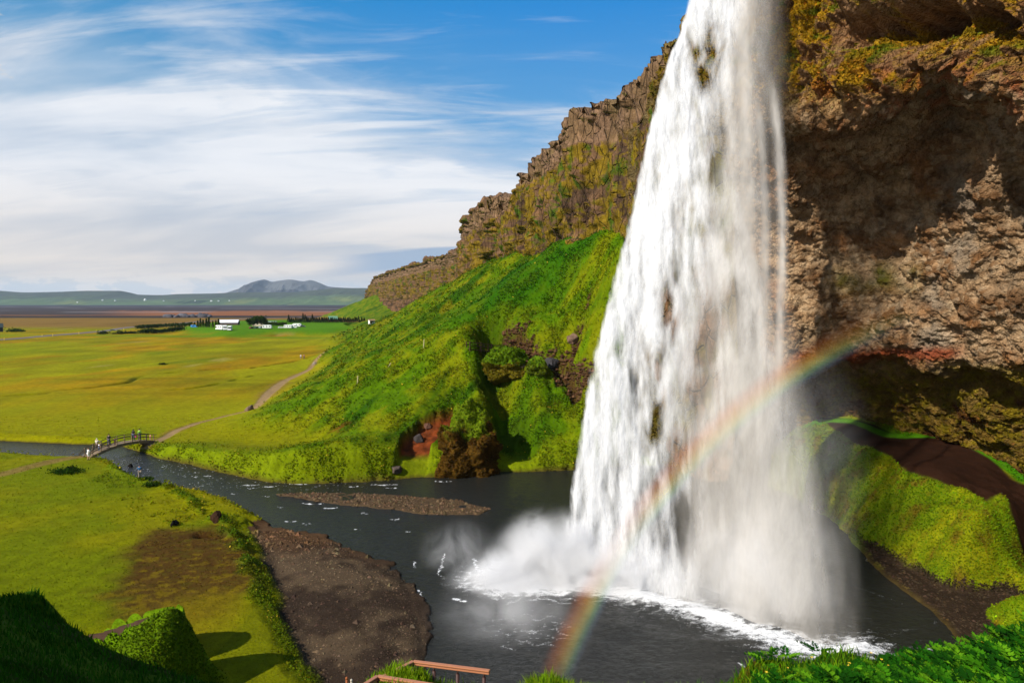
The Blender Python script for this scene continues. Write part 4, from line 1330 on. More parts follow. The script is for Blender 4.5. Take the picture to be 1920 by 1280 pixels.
falls = empty('waterfall', tuple(PZ(1300, 1140, 0)))
tag(falls, 'tall white waterfall plunging from the cliff into the dark pool', 'waterfall')
V_CORE = veil_mat('white_water', (.90, .91, .93), (1.9, 1.9, .30), .42, .45, .55, .40)
V_MID = veil_mat('white_water_thin', (.88, .87, .87), (1.1, 1.1, .26), .50, .40, .5, .5)
V_SPRAY = veil_mat('spray', (.86, .82, .77), (.55, .55, .13), .22, .16, .2, .5)
fx, fy = falls.location[:2]


def reparent(o):
    o.parent = falls
    o.matrix_parent_inverse = falls.matrix_world.inverted()
    return o


bpy.context.view_layer.update()
reparent(curtain('thin_curtain', -0.02, 1.04, -1.0, m_mid, V_MID, 2.0))
reparent(curtain('hanging_strands', 0.15, 1.02, -0.2, m_fingers, V_MID, 6.0))
reparent(curtain('white_curtain', -0.03, 0.75, 0.5, m_core, V_CORE, 4.0))
reparent(curtain('white_curtain_face', -0.015, 0.6, 1.1, lambda *a: 0.62 * m_core(*a) * (0.75 + 0.6 * tongues(a[3], a[4], 12.2, .7, 3.0)), V_CORE, 11.0))
reparent(curtain('spray_veil', 0.22, 1.22, 1.2, m_spray, V_SPRAY, 8.0, 260, 460, wob=.3, es=.22))
reparent(curtain('spray_veil', 0.30, 1.28, -2.4, m_spray, V_SPRAY, 15.0, 260, 460, wob=.3, es=.25))


# puffs of spray thrown up at the foot: stacked soft shells round a centre
def puff(name, c, r, k, seed, layers=5, mat=V_SPRAY, parent=None):
    Vs = []; Fs = []; As = []
    nb = 0
    for L in range(layers):
        f = (L + 1) / layers
        nu, nv = 64, 40
        th_ = np.linspace(-math.pi, math.pi, nu)[None]
        ph = np.linspace(0, math.pi, nv)[:, None]
        d = np.stack([np.sin(ph) * np.sin(th_), -np.sin(ph) * np.cos(th_), np.cos(ph) + 0 * th_], -1)
        nz = fbm(d[..., 0] * 1.7 + seed, d[..., 1] * 1.7, d[..., 2] * 1.7 + L * .3, 4)
        R = f * (1 + 0.5 * nz)
        Pq = np.array(c) + d * R[..., None] * np.array(r)
        view = np.array([c[0], c[1], c[2] - CAMZ]); view = view / np.linalg.norm(view)
        n = normals(Pq)
        fac = np.abs((n * view).sum(-1))
        a = k * (0.7 + 0.9 * nz) * (1.15 - f) 
        a = a * sstep(0.0, 0.6, 1 - np.abs(d[..., 2]) * .3)
        a = np.where(Pq[..., 2] < 0.02, 0, a)
        Vs.append(Pq.reshape(-1, 3)); Fs.append(grid_faces(nv, nu) + nb); As.append(a.ravel())
        nb += nu * nv
    return raw_mesh(name, np.concatenate(Vs), np.concatenate(Fs), mat, parent, attrs={'veil': np.concatenate(As)})


def mist(name, c, r, dens, seed, soft=1.0, nscale=0.45):
    """a cloud of droplets: an ellipsoid of air whose density fades to nothing at its skin"""
    m, t = mat_new(name + '_air')
    oc = t.add('ShaderNodeTexCoord').outputs['Object']
    ln = t.add('ShaderNodeVectorMath', operation='LENGTH', ins={0: oc}).outputs['Value']
    fall = t.maprange(ln, 0.98, 0.98 - soft)
    pos = t.add('ShaderNodeNewGeometry').outputs['Position']
    n = t.noise(t.mapping(pos, scale=(1, 1, .8), loc=(seed, seed * 2, 0)), nscale, 4, 0.6, 0.8)
    n = t.maprange(n, 0.36, 0.66, 0.15, 1.6)
    dn = t.math('MULTIPLY', t.math('MULTIPLY', t.math('POWER', fall, 1.3), n), dens)
    pv = t.add('ShaderNodeVolumePrincipled', ins={'Color': (.97, .97, .98, 1), 'Density': dn, 'Anisotropy': -0.35})
    t.add('ShaderNodeOutputMaterial', ins={1: pv.outputs[0]})
    mb = MB(); mb.ball((0, 0, 0), 1.0, 24, 14)
    o = mb.build(name, m, None, smooth=True)
    o.location = c; o.scale = r
    tag(o, kind='stuff')
    return o


tag(mist('mist', (3.6, 57.0, 0.6), (7.0, 4.2, 6.4), 2.0, 1.0, nscale=.35), 'thick white spray thrown up left of the foot of the falls', 'mist')
tag(mist('mist', (-0.6, 56.0, -0.4), (6.0, 4.0, 4.2), 1.3, 3.0, nscale=.4), 'lower skirt of white spray spreading left over the pool', 'mist')
tag(mist('mist', (9.0, 55.5, 0.2), (9.5, 3.8, 4.6), 1.1, 4.0), 'white spray boiling along the foot of the falls', 'mist')
tag(mist('mist', (19.0, 51.5, 2.0), (8.6, 5.0, 10.0), .24, 7.0, nscale=.25), 'thin beige mist drifting under the right end of the falls', 'mist')
tag(mist('mist', (23.0, 56.0, 10.0), (8.0, 5.0, 13.0), .05, 17.0, nscale=.2), 'tall faint veil of mist in front of the cave wall', 'mist')
tag(mist('mist', (-4.8, 60.0, 1.2), (4.6, 3.4, 3.8), .13, 9.0), 'faint puff of mist over the dark pool left of the splash', 'mist')
tag(mist('mist', (-0.5, 49.0, 0.3), (7.0, 5.5, 4.2), .14, 12.0, nscale=.3), 'low mist lying over the pool in front of the splash', 'mist')

# ------------------------------------------------------------------ rainbow in the spray: an arc 42 degrees round the point opposite the sun
m, t = mat_new('rainbow_colours')
R_ = t.add('ShaderNodeAttribute', attribute_name='band').outputs[2]
A_ = t.add('ShaderNodeAttribute', attribute_name='veil').outputs[2]
rc = t.ramp(R_, [(0.0, (.62, .12, .03)), (0.25, (.98, .27, .04)), (0.45, (1.0, .52, .10)), (0.62, (.95, .85, .25)), (0.76, (.45, .80, .42)), (0.90, (.35, .52, .70)), (1.0, (.35, .35, .60))])  # the bow's light is painted as colour bands on a thin sheet
pos = t.add('ShaderNodeNewGeometry').outputs['Position']
nz = t.noise(pos, 0.5, 4, 0.6)
al = t.math('MULTIPLY', A_, t.maprange(nz, 0.3, 0.7, 0.75, 1.25), clamp=True)
d = t.add('ShaderNodeBsdfDiffuse', ins={0: rc}); tr = t.add('ShaderNodeBsdfTranslucent', ins={0: rc})
ws = t.add('ShaderNodeMixShader', ins={0: 0.5, 1: d.outputs[0], 2: tr.outputs[0]})
tp = t.add('ShaderNodeBsdfTransparent')
mx = t.add('ShaderNodeMixShader', ins={0: al, 1: tp.outputs[0], 2: ws.outputs[0]})
t.add('ShaderNodeOutputMaterial', ins={0: mx.outputs[0]})
azr_, elr_ = math.radians(SUN_AZ), math.radians(SUN_EL)
Av = np.array([math.sin(azr_) * math.cos(elr_), math.cos(azr_) * math.cos(elr_), -math.sin(elr_)])
e1 = np.cross(Av, (0, 0, 1)); e1 /= np.linalg.norm(e1)
e2 = np.cross(e1, Av)
ang = np.radians(np.linspace(95, 215, 420))[:, None]      # round the arc, 90 = top
rad = np.radians(np.linspace(42.9, 40.2, 40))[None]       # red outside, violet inside
dv = Av * np.cos(rad)[..., None] + (e1 * np.cos(ang)[..., None] + e2 * np.sin(ang)[..., None]) * np.sin(rad)[..., None]
uR = dv[..., 0] / dv[..., 1]
vR = 640 - F * np.tan(np.arctan2(dv[..., 2], dv[..., 1]) + TH)
uRp = 960 + F * dv[..., 0] / (dv[..., 1] * CT - dv[..., 2] * ST)
Yr = np.interp(vR, [560, 640, 700, 900, 1100, 1160, 1290], [57, 52, 49, 47, 46.5, 44.5, 38.8])
k = Yr / dv[..., 1]
Pr = dv * k[..., None] + np.array([0, 0, CAMZ])
bandp = np.linspace(0, 1, 40)[None] + 0 * ang
env = np.sin(np.pi * np.clip(bandp, 0, 1)) ** 1.1
along = np.interp(vR, [575, 640, 700, 800, 930, 1010, 1100, 1180, 1285], [0.0, .10, .27, .20, .32, .10, .24, .28, .08])
Ar = env * along * (Pr[..., 2] > 0.1) * (vR < 1300)
rb = raw_mesh('rainbow', Pr.reshape(-1, 3), grid_faces(*vR.shape), m, attrs={'band': bandp, 'veil': Ar})
tag(rb, 'rainbow arc standing in the spray across the falls and over the pool', 'rainbow')


# ------------------------------------------------------------------ scattered leaves, moss and stones
def proj(P):
    y = P[..., 1]; z = P[..., 2] - CAMZ
    d = y * CT - z * ST
    return 960 + F * P[..., 0] / d, 640 - F * (z * CT + y * ST) / d


def scatter(P, C, mask, dens, seed, nrm_sign=1):
    """points spread evenly over the part of a grid surface that faces the viewpoint; dens = points per square pixel of the photograph"""
    rs = np.random.RandomState(seed)
    u, v = proj(P)
    ax = u[:-1, 1:] - u[:-1, :-1]; ay = v[:-1, 1:] - v[:-1, :-1]
    bx = u[1:, :-1] - u[:-1, :-1]; by = v[1:, :-1] - v[:-1, :-1]
    area = (ax * by - ay * bx) * nrm_sign
    area = np.where((area > 0) & (u[:-1, :-1] > -150) & (u[:-1, :-1] < 2070) & (v[:-1, :-1] > -40) & (v[:-1, :-1] < 1420), area, 0)
    # a little of the surface that faces away too, so that it holds from a step aside
    wgt = area * np.clip(mask[:-1, :-1], 0, 1) * dens
    n = rs.poisson(wgt)
    i, j = np.nonzero(n)
    r = n[i, j]
    i = np.repeat(i, r); j = np.repeat(j, r)
    s = rs.rand(len(i))[:, None]; q = rs.rand(len(i))[:, None]
    p = (P[i, j] * (1 - s) * (1 - q) + P[i, j + 1] * s * (1 - q) + P[i + 1, j] * (1 - s) * q + P[i + 1, j + 1] * s * q)
    return p, C[i, j], rs


def leaves(name, p, c, rs, size, mat, lift=0.3, stretch=1.6, var=0.35, up=0.5, tri=False, flowers=0.0, fcol=(.6, .42, .03)):
    """small folded leaf blades standing on the given points"""
    n = len(p)
    sz = size * (0.55 + 0.9 * rs.rand(n))
    d = rs.normal(size=(n, 3)); d[:, 2] = np.abs(d[:, 2]) * up + 0.25
    d /= np.linalg.norm(d, axis=1)[:, None]
    sd = np.cross(d, rs.normal(size=(n, 3))); sd /= np.linalg.norm(sd, axis=1)[:, None]
    nn_ = np.cross(d, sd)
    b = p + np.array([0, 0, 1]) * (lift * sz * rs.rand(n))[:, None]
    L = (sz * stretch * 0.5)[:, None]; Wd = (sz * 0.42)[:, None]
    v0 = b - d * L * .4; v1 = b + sd * Wd + d * L * .35 + nn_ * Wd * .4; v2 = b + d * L * 1.2; v3 = b - sd * Wd + d * L * .35 + nn_ * Wd * .4
    V = np.stack([v0, v1, v2, v3], 1).reshape(-1, 3)
    cc = c * (1 + var * (rs.rand(n, 1) * 2 - 1)) * (1 + 0.12 * rs.normal(size=(n, 3)))
    if flowers > 0:
        fl = rs.rand(n) < flowers
        cc[fl] = np.array(fcol) * (0.7 + .5 * rs.rand(fl.sum(), 1))
    cc = np.clip(cc, 0.003, 0.9)
    Fc = np.arange(n * 4).reshape(n, 4)
    return raw_mesh(name, V, Fc, mat, col=np.repeat(cc, 4, 0), smooth=False)


def stones(name, p, c, rs, size, mat, flat=.7, k=6):
    n = len(p)
    base = np.array([(1, 0, 0), (-1, 0, 0), (0, 1, 0), (0, -1, 0), (0, 0, 1), (0, 0, -1)], float)
    tri = np.array([(0, 2, 4), (2, 1, 4), (1, 3, 4), (3, 0, 4), (2, 0, 5), (1, 2, 5), (3, 1, 5), (0, 3, 5)])
    sz = size * (0.35 + 1.0 * rs.rand(n) ** 2.2 + .15)
    V = base[None] * (0.7 + .6 * rs.rand(n, 6, 1)) * sz[:, None, None] * np.stack([0.8 + .6 * rs.rand(n), .7 + .4 * rs.rand(n), flat * (.7 + .5 * rs.rand(n))], 1)[:, None]
    a = rs.rand(n) * 6.28
    ca, sa = np.cos(a)[:, None], np.sin(a)[:, None]
    X = V[..., 0] * ca - V[..., 1] * sa; Y = V[..., 0] * sa + V[..., 1] * ca
    V = np.stack([X, Y, V[..., 2] + 0.35 * X * (rs.rand(n, 1) - .5)], -1) + p[:, None]
    Fc = (tri[None] + np.arange(n)[:, None, None] * 6).reshape(-1, 3)
    cc = c * (0.65 + 0.9 * rs.rand(n, 1) ** 1.5) * (1 + .06 * rs.normal(size=(n, 3)))
    return raw_mesh(name, V.reshape(-1, 3), Fc, mat, col=np.repeat(np.clip(cc, .004, .9), 6, 0), smooth=False)


G = np.stack([Xg, Yg, H], -1)


def sign_of(P, i, j):
    u, v = proj(P[i:i + 2, j:j + 2])
    return 1 if ((u[0, 1] - u[0, 0]) * (v[1, 0] - v[0, 0]) - (v[0, 1] - v[0, 0]) * (u[1, 0] - u[0, 0])) > 0 else -1


SGL = 1 if np.median([sign_of(LPd, i, j) for i in range(150, 300, 10) for j in range(300, 600, 20)]) > 0 else -1
SGR = 1 if np.median([sign_of(RPd, i, j) for i in range(400, 600, 10) for j in range(300, 600, 20)]) > 0 else -1
SGN = sign_of(G, 300, 400)
herb = np.maximum(tm, .75 * sstep(7, 4, K['dw']) * (Yg > 84) * (Xg > -54) * (Yg < 125)) * (K['dw'] > -0.1) * (1 - K['scm']) * (1 - np.clip(bare + bare2, 0, 1) * .7) * (Yg < 420) * (1 - K['pm'])
lump = 0.10 + 0.9 * sstep(-0.15, 0.2, fbm(Xg / 2.6, Yg / 2.6, 80.5, 4) + .35 * fbm(Xg / 11, Yg / 11, 81.5, 2))
p, c, rs = scatter(G, C, herb * lump, 0.36, 11, SGN)
o = leaves('herb_cover', p, c * 1.05, rs, 0.0020 * p[:, 1], M_LEAF, lift=1.4, var=.26, flowers=.008)
tag(o, 'dense leafy herbs covering the green slope below the cliff', 'ground cover', kind='stuff')
# taller plants on the banks and the tussocks
bankm = ~((Yg > 84) & (Xg > -54)) * ~((K['dg'] < 3.6) & (K['dw'] < 2.5)) * (np.clip(K['tus'] * 1.3, 0, 1) + 0.9 * sstep(2.6, 1.4, K['dw']) * sstep(-0.15, 0.1, K['dw']) * (Yg < 110) + 0.9 * sstep(1.4, .5, K['dt2']) * (1 - K['gm']) +
         0.7 * sstep(0.0, 0.3, fbm(Xg / 3, Yg / 3, 90.1, 3)) * sstep(9, 3, K['dt']) * (Xg > -50) * (1 - wm)) * (1 - K['fm']) * (Yg > 38) * (Yg < 115) * (1 - K['pm']) * (1 - K['gm']) * (K['dw'] > -.1) * (K['mm'] < .1)
p, c, rs = scatter(G, C, bankm, 0.26, 12, SGN)
o = leaves('bank_plants', p, np.clip(c * 1.0 + np.array([.02, .03, 0]), 0, 1), rs, 0.0025 * p[:, 1], M_LEAF, lift=1.2, var=.32, up=.6, flowers=.03)
tag(o, 'leafy plants with yellow flowers along the river banks', 'ground cover', kind='stuff')
# short turf
turf = (K['dw'] > 0.5) * ~((K['dg'] < 3.8) & (K['dw'] < 2.5)) * (Yg > 38) * (Yg < 135) * (1 - K['pm']) * (1 - K['gm']) * (1 - tm) * (1 - K['fm']) * (K['mm'] < .1) * (1 - K['lm']) * (1 - K['bem'])
p, c, rs = scatter(G, C, turf, 0.10, 13, SGN)
o = leaves('turf', p, c * 1.12, rs, 0.0013 * p[:, 1], M_LEAF, lift=.2, var=.18, up=.4)
tag(o, 'short yellow green grass covering the riverside meadow', 'grass', kind='stuff')
# moss on the slope under the overhang and on the mound at the right edge
mossm = (K['mm'] > .5) * (K['m'] > 0.25) * (pd2 > 0.15) * (Yg < 110) * (Yg > 40) + (rm & (Xg > 30))
p, c, rs = scatter(G, C, np.clip(mossm, 0, 1), 0.20, 14, SGN)
o = leaves('moss_cover', p, c * np.array([1.0, 1.22, 1.0]), rs, 0.0023 * p[:, 1], M_LEAF, lift=.4, var=.28, up=.6)
tag(o, 'bright moss and low grass on the bank beside the cave path', 'moss', kind='stuff')
# mound
p, c, rs = scatter(G, C, np.clip(mo * (1 - K['lm']), 0, 1), 0.22, 15, SGN)
o = leaves('mound_grass', p, c, rs, 0.0026 * p[:, 1], M_LEAF, lift=.5, var=.3, up=.9)
tag(o, 'long soft grass on the rounded mound at lower left', 'grass', kind='stuff')
# stones
p, c, rs = scatter(G, C, K['gm'] * (H > -0.12) * (0.35 + 0.65 * sstep(60, 70, Yg + 4 * K['n_mid'])), 0.20, 16, SGN)
o = stones('gravel', p, c * 1.6, rs, 0.0023 * p[:, 1] * (0.45 + .6 * rs.rand(len(p)) ** 3 + .5 * (rs.rand(len(p)) < .12 * (p[:, 1] > 64))), M_ROCK)
tag(o, 'dark grey gravel and cobbles on the bar beside the river', 'gravel', kind='stuff')
p, c, rs = scatter(G, C, K['gm'] * (H > -0.05) * sstep(-.1, .25, fbm(Xg / 2.5, Yg / 2.5, 93.5, 3)) * (.15 + .85 * sstep(61, 68, Yg)), 0.022, 26, SGN)
o = stones('cobbles', p, c * 1.9, rs, 0.0042 * p[:, 1], M_ROCK)
tag(o, 'larger pale brown cobbles strewn over the upper part of the gravel bar', 'cobbles', kind='stuff')
p, c, rs = scatter(G, C, np.clip(K['bm'] * 1.2, 0, 1) * (H > 0.02), 0.13, 17, SGN)
o = stones('gravel', p, c * 1.3, rs, 0.0026 * p[:, 1], M_ROCK)
tag(o, 'brown pebbles of the narrow bar in midstream', 'gravel', kind='stuff')
p, c, rs = scatter(G, C, K['bem'] * (H > 0.02) * (H < .8), 0.06, 18, SGN)
o = stones('gravel', p, c * 1.4, rs, 0.0022 * p[:, 1], M_ROCK)
tag(o, 'dark pebbles at the pool edge below the moss bank', 'gravel', kind='stuff')
# moss and plants on the cliffs
Lb = base_l
SL = SGN
mask = (moss_l > .25) * (LPd[..., 1] < 420)
p, c, rs = scatter(LPd, Lb, mask * (0.3 + .7 * sstep(-.2, .2, fbm(LPd[..., 0] / 2, LPd[..., 1] / 2, LPd[..., 2] / 3, 3))), 0.17, 19, SGL)
o = leaves('cliff_plants', p, c * 1.2, rs, 0.0026 * p[:, 1], M_LEAF, lift=.3, var=.4, up=.6)
tag(o, 'moss and ferns clinging to the brown cliff left of the falls', 'plants', kind='stuff')
p, c, rs = scatter(RPd, base_r, np.clip(mo1 + low_r * .45, 0, 1), 0.07, 20, SGR)
o = leaves('cliff_moss', p, c * 1.1, rs, 0.0040 * p[:, 1], M_LEAF, lift=.3, var=.45, up=.5)
tag(o, 'hanging golden moss on the overhanging cliff right of the falls', 'moss', kind='stuff')

# ------------------------------------------------------------------ near shoulder: grass blades, leafy fronds, buttercups
fmk = K['fm'] * (Yg < 30)


def blades(name, p, c, rs, hgt, wid, var=.3):
    n = len(p)
    h_ = hgt * (.5 + rs.rand(n))
    a = rs.rand(n) * 6.283
    lean = rs.normal(size=(n, 2)) * 0.35
    side = np.stack([np.cos(a), np.sin(a), 0 * a], 1) * (wid * (.6 + .8 * rs.rand(n)))[:, None]
    tip = p + np.stack([lean[:, 0] * h_, lean[:, 1] * h_, h_], 1)
    mid_ = p + np.stack([lean[:, 0] * h_ * .35, lean[:, 1] * h_ * .35, h_ * .55], 1)
    V = np.stack([p - side, p + side, mid_ + side * .7, tip, mid_ - side * .7], 1)
    Fc = np.array([(0, 1, 2), (0, 2, 4), (4, 2, 3)])[None] + np.arange(n)[:, None, None] * 5
    cc = c * (1 + var * (rs.rand(n, 1) * 2 - 1)) * (1 + 0.1 * rs.normal(size=(n, 3)))
    return raw_mesh(name, V.reshape(-1, 3), Fc.reshape(-1, 3), M_LEAF, col=np.repeat(np.clip(cc, .004, .9), 5, 0), smooth=False)


uF = K['u']
p, c, rs = scatter(G, C, fmk * (uF > 900), 0.10, 30, SGN)
gr = np.array(lin(120, 160, 18, KA)); dk = np.array(lin(56, 108, 8, KA))
cc = np.where((rs.rand(len(p)) < .5)[:, None], gr, dk)
o = blades('grass_blades', p, cc, rs, 0.010 * p[:, 1] + .02, 0.0009 * p[:, 1] + .001)
tag(o, 'bright green grass blades on the near shoulder at lower right', 'grass', kind='stuff')
p, c, rs = scatter(G, C, fmk * (uF > 500) * (uF < 1120), 0.30, 31, SGN)
o = blades('grass_blades', p, np.broadcast_to(gr, p.shape) * np.array([1.2, 1.05, 1]), rs, 0.010 * p[:, 1] + .03, 0.0009 * p[:, 1] + .001)
tag(o, 'tufts of green grass on the small hump behind the railing', 'grass', kind='stuff')
p, c, rs = scatter(G, C, fmk * (uF < 560), 0.09, 32, SGN)
o = blades('grass_blades', p, np.broadcast_to(dk, p.shape) * (0.7 + .6 * rs.rand(len(p), 1)), rs, 0.007 * p[:, 1] + .03, 0.0010 * p[:, 1] + .001)
tag(o, 'dark green grass on the steep shoulder at lower left', 'grass', kind='stuff')


def fronds(name, pts, rs, size, cols):
    """umbel leaves: a stalk with paired, lobed leaflets"""
    Vs = []; Cs = []
    for q in pts:
        ns = rs.randint(3, 6)
        for s in range(ns):
            a = rs.rand() * 6.283
            L = size * (.6 + .7 * rs.rand())
            el_ = 0.35 + .6 * rs.rand()
            d = np.array([math.cos(a) * math.cos(el_), math.sin(a) * math.cos(el_), math.sin(el_)])
            sd = np.array([-math.sin(a), math.cos(a), 0])
            c0 = np.array(cols[rs.randint(len(cols))]) * (.7 + .6 * rs.rand())
            for j in range(5):
                f = .25 + .75 * j / 4
                b = q + d * L * f - np.array([0, 0, L * .35 * f * f])
                lw = L * .30 * (1.15 - .55 * f)
                for sg in ((-1, 1) if j < 4 else (0,)):
                    dd = sd * sg * .9 + d * (.55 if sg else 1.2) + np.array([0, 0, -.1 + .25 * rs.rand()])
                    dd = dd / np.linalg.norm(dd)
                    ss = np.cross(dd, (0, 0, 1)); ss /= np.linalg.norm(ss) + 1e-9
                    for o_, k_ in ((-.5, .75), (0, 1.0), (.5, .75)):
                        d2 = dd + ss * o_; d2 /= np.linalg.norm(d2)
                        s2 = np.cross(d2, (0, 0, 1)); s2 /= np.linalg.norm(s2) + 1e-9
                        Vs.append((b, b + d2 * lw * k_ * .55 + s2 * lw * .17, b + d2 * lw * k_, b + d2 * lw * k_ * .55 - s2 * lw * .17))
                        Cs.append(c0)
    V = np.array(Vs).reshape(-1, 3)
    Fc = np.arange(len(V)).reshape(-1, 4)
    return raw_mesh(name, V, Fc, M_LEAF, col=np.repeat(np.array(Cs), 4, 0), smooth=False)


p, c, rs = scatter(G, C, fmk * (uF > 1440) * sstep(-0.2, 0.15, fbm(Xg / 1.3, Yg / 1.3, 55.5, 2)), 0.011, 33, SGN)
o = fronds('leafy_herbs', p[::2][:700] + np.array([0, 0, .04]), rs, 0.32, [lin(78, 148, 18, KA), lin(112, 172, 24, KA), lin(40, 104, 12, KA), lin(30, 84, 10, KA)])
tag(o, 'fern like green leaves on the near shoulder at lower right', 'leafy plants', kind='stuff')
p, c, rs = scatter(G, C, fmk * (uF < 120) * (uF > -20) * (Yg < 9), 0.0016, 35, SGN)
if len(p):
    o = fronds('leafy_herbs', p[:40] + np.array([0, 0, .03]), rs, 0.22, [lin(84, 150, 20, KA)])
    tag(o, 'few bright leaves in the dark lower left corner', 'leafy plants', kind='stuff')

# ------------------------------------------------------------------ placing things on the land
def hit(u, v, y0=3.0, y1=1500.0, n=4000):
    """where the line of sight through a photo pixel first meets the land"""
    ys_ = np.geomspace(y0, y1, n)
    P = PT(np.full(n, float(u)), np.full(n, float(v)), ys_)
    h_ = terrain(P[:, 0], P[:, 1])
    i = np.argmax(P[:, 2] <= h_)
    if P[i, 2] > h_[i]:
        return PZ(u, v, 1.0)
    return np.array([P[i, 0], P[i, 1], h_[i]])


RS = np.random.RandomState(5)
M_WOOD = simple('weathered_wood', lin(150, 128, 98, .7), 0.85, var=.3, scale=5, bump=.3)
M_WOODD = simple('dark_wood', lin(86, 66, 48, .7), 0.85, var=.3, scale=5, bump=.3)
M_STONEB = simple('abutment_stone', lin(120, 96, 72, .7), 0.95, var=.35, scale=2, bump=.5)

# footbridge
bA = PZ(163, 857, 1.0); bB = PZ(284, 827, 1.05)
L = float(np.linalg.norm((bB - bA)[:2]))
bang = math.atan2(bB[1] - bA[1], bB[0] - bA[0])
bridge = empty('footbridge', tuple(bA), bang)
tag(bridge, 'small arched wooden footbridge with railings crossing the river', 'footbridge')
NS = 28


def dz_(s):
    k = s / L
    return 0.10 + 0.95 * math.sin(math.pi * min(1, max(0, k * .92 + .04))) ** .85 - 0.10


mb = MB()
for i in range(NS):
    s0, s1 = L * i / NS, L * (i + .86) / NS
    z0, z1 = dz_(s0), dz_(s1)
    mb.bar((s0, 0, z0), (s1, 0, z1), 1.7, .07)
mb.build('deck', M_WOOD, bridge)
for sy in (-.72, .72):
    mb = MB()
    for i in range(10):
        s0, s1 = L * i / 10, L * (i + 1) / 10
        mb.bar((s0, sy, dz_(s0) - .22), (s1, sy, dz_(s1) - .22), .16, .34)
    mb.build('girder', M_WOOD, bridge)
    for zz, th in ((1.0, .10), (.55, .08)):
        mb = MB()
        for i in range(10):
            s0, s1 = -.6 + (L + .9) * i / 10, -.6 + (L + .9) * (i + 1) / 10
            e0 = zz if i > 0 else zz * .35
            mb.bar((s0, sy * 1.12, dz_(max(s0, 0)) + e0), (s1, sy * 1.12, dz_(min(s1, L)) + zz), .06, th)
        mb.build('rail', M_WOODD, bridge)
    for i in range(9):
        s0 = .3 + (L - .6) * i / 8
        mb = MB(); mb.box(s0 - .06, s0 + .06, sy * 1.04 - .05, sy * 1.04 + .05, dz_(s0) - .3, dz_(s0) + 1.06)
        mb.build('post', M_WOOD, bridge)
mb = MB()
mb.poly([(L - 2.0, -1.1, -1.4), (L + .2, -1.1, -1.4), (L + .2, 1.1, -1.4), (L - 2.0, 1.1, -1.4), (L - 1.2, -.9, .35), (L + .2, -.9, .1), (L + .2, .9, .1), (L - 1.2, .9, .35)],
        [(0, 3, 2, 1), (4, 5, 6, 7), (0, 1, 5, 4), (1, 2, 6, 5), (2, 3, 7, 6), (3, 0, 4, 7)])
mb.build('abutment', M_STONEB, bridge)


def on_bridge(s, off=0.0):
    return (bA[0] + math.cos(bang) * s - math.sin(bang) * off, bA[1] + math.sin(bang) * s + math.cos(bang) * off, bA[2] + dz_(s) + .035)


# ---- people
M_SKIN = simple('skin', (.55, .30, .20), .6, var=.05)


def skinned(name, verts, edges, radii, mat, parent, root=0, sub=1):
    me = bpy.data.meshes.new(name)
    me.from_pydata(verts, edges, [])
    me.materials.append(mat)
    o = link(bpy.data.objects.new(name, me), parent)
    sk = o.modifiers.new('skin', 'SKIN')
    sk.use_smooth_shade = True
    for i, r in enumerate(radii):
        sv = me.skin_vertices[0].data[i]
        sv.radius = (r, r) if not hasattr(r, '__len__') else r
        sv.use_root = (i == root)
    sb = o.modifiers.new('sub', 'SUBSURF'); sb.levels = sub; sb.render_levels = sub
    return o


_pm = {}


def cloth(c):
    if c not in _pm:
        _pm[c] = simple('cloth', c, .85, var=.15, scale=20)
    return _pm[c]


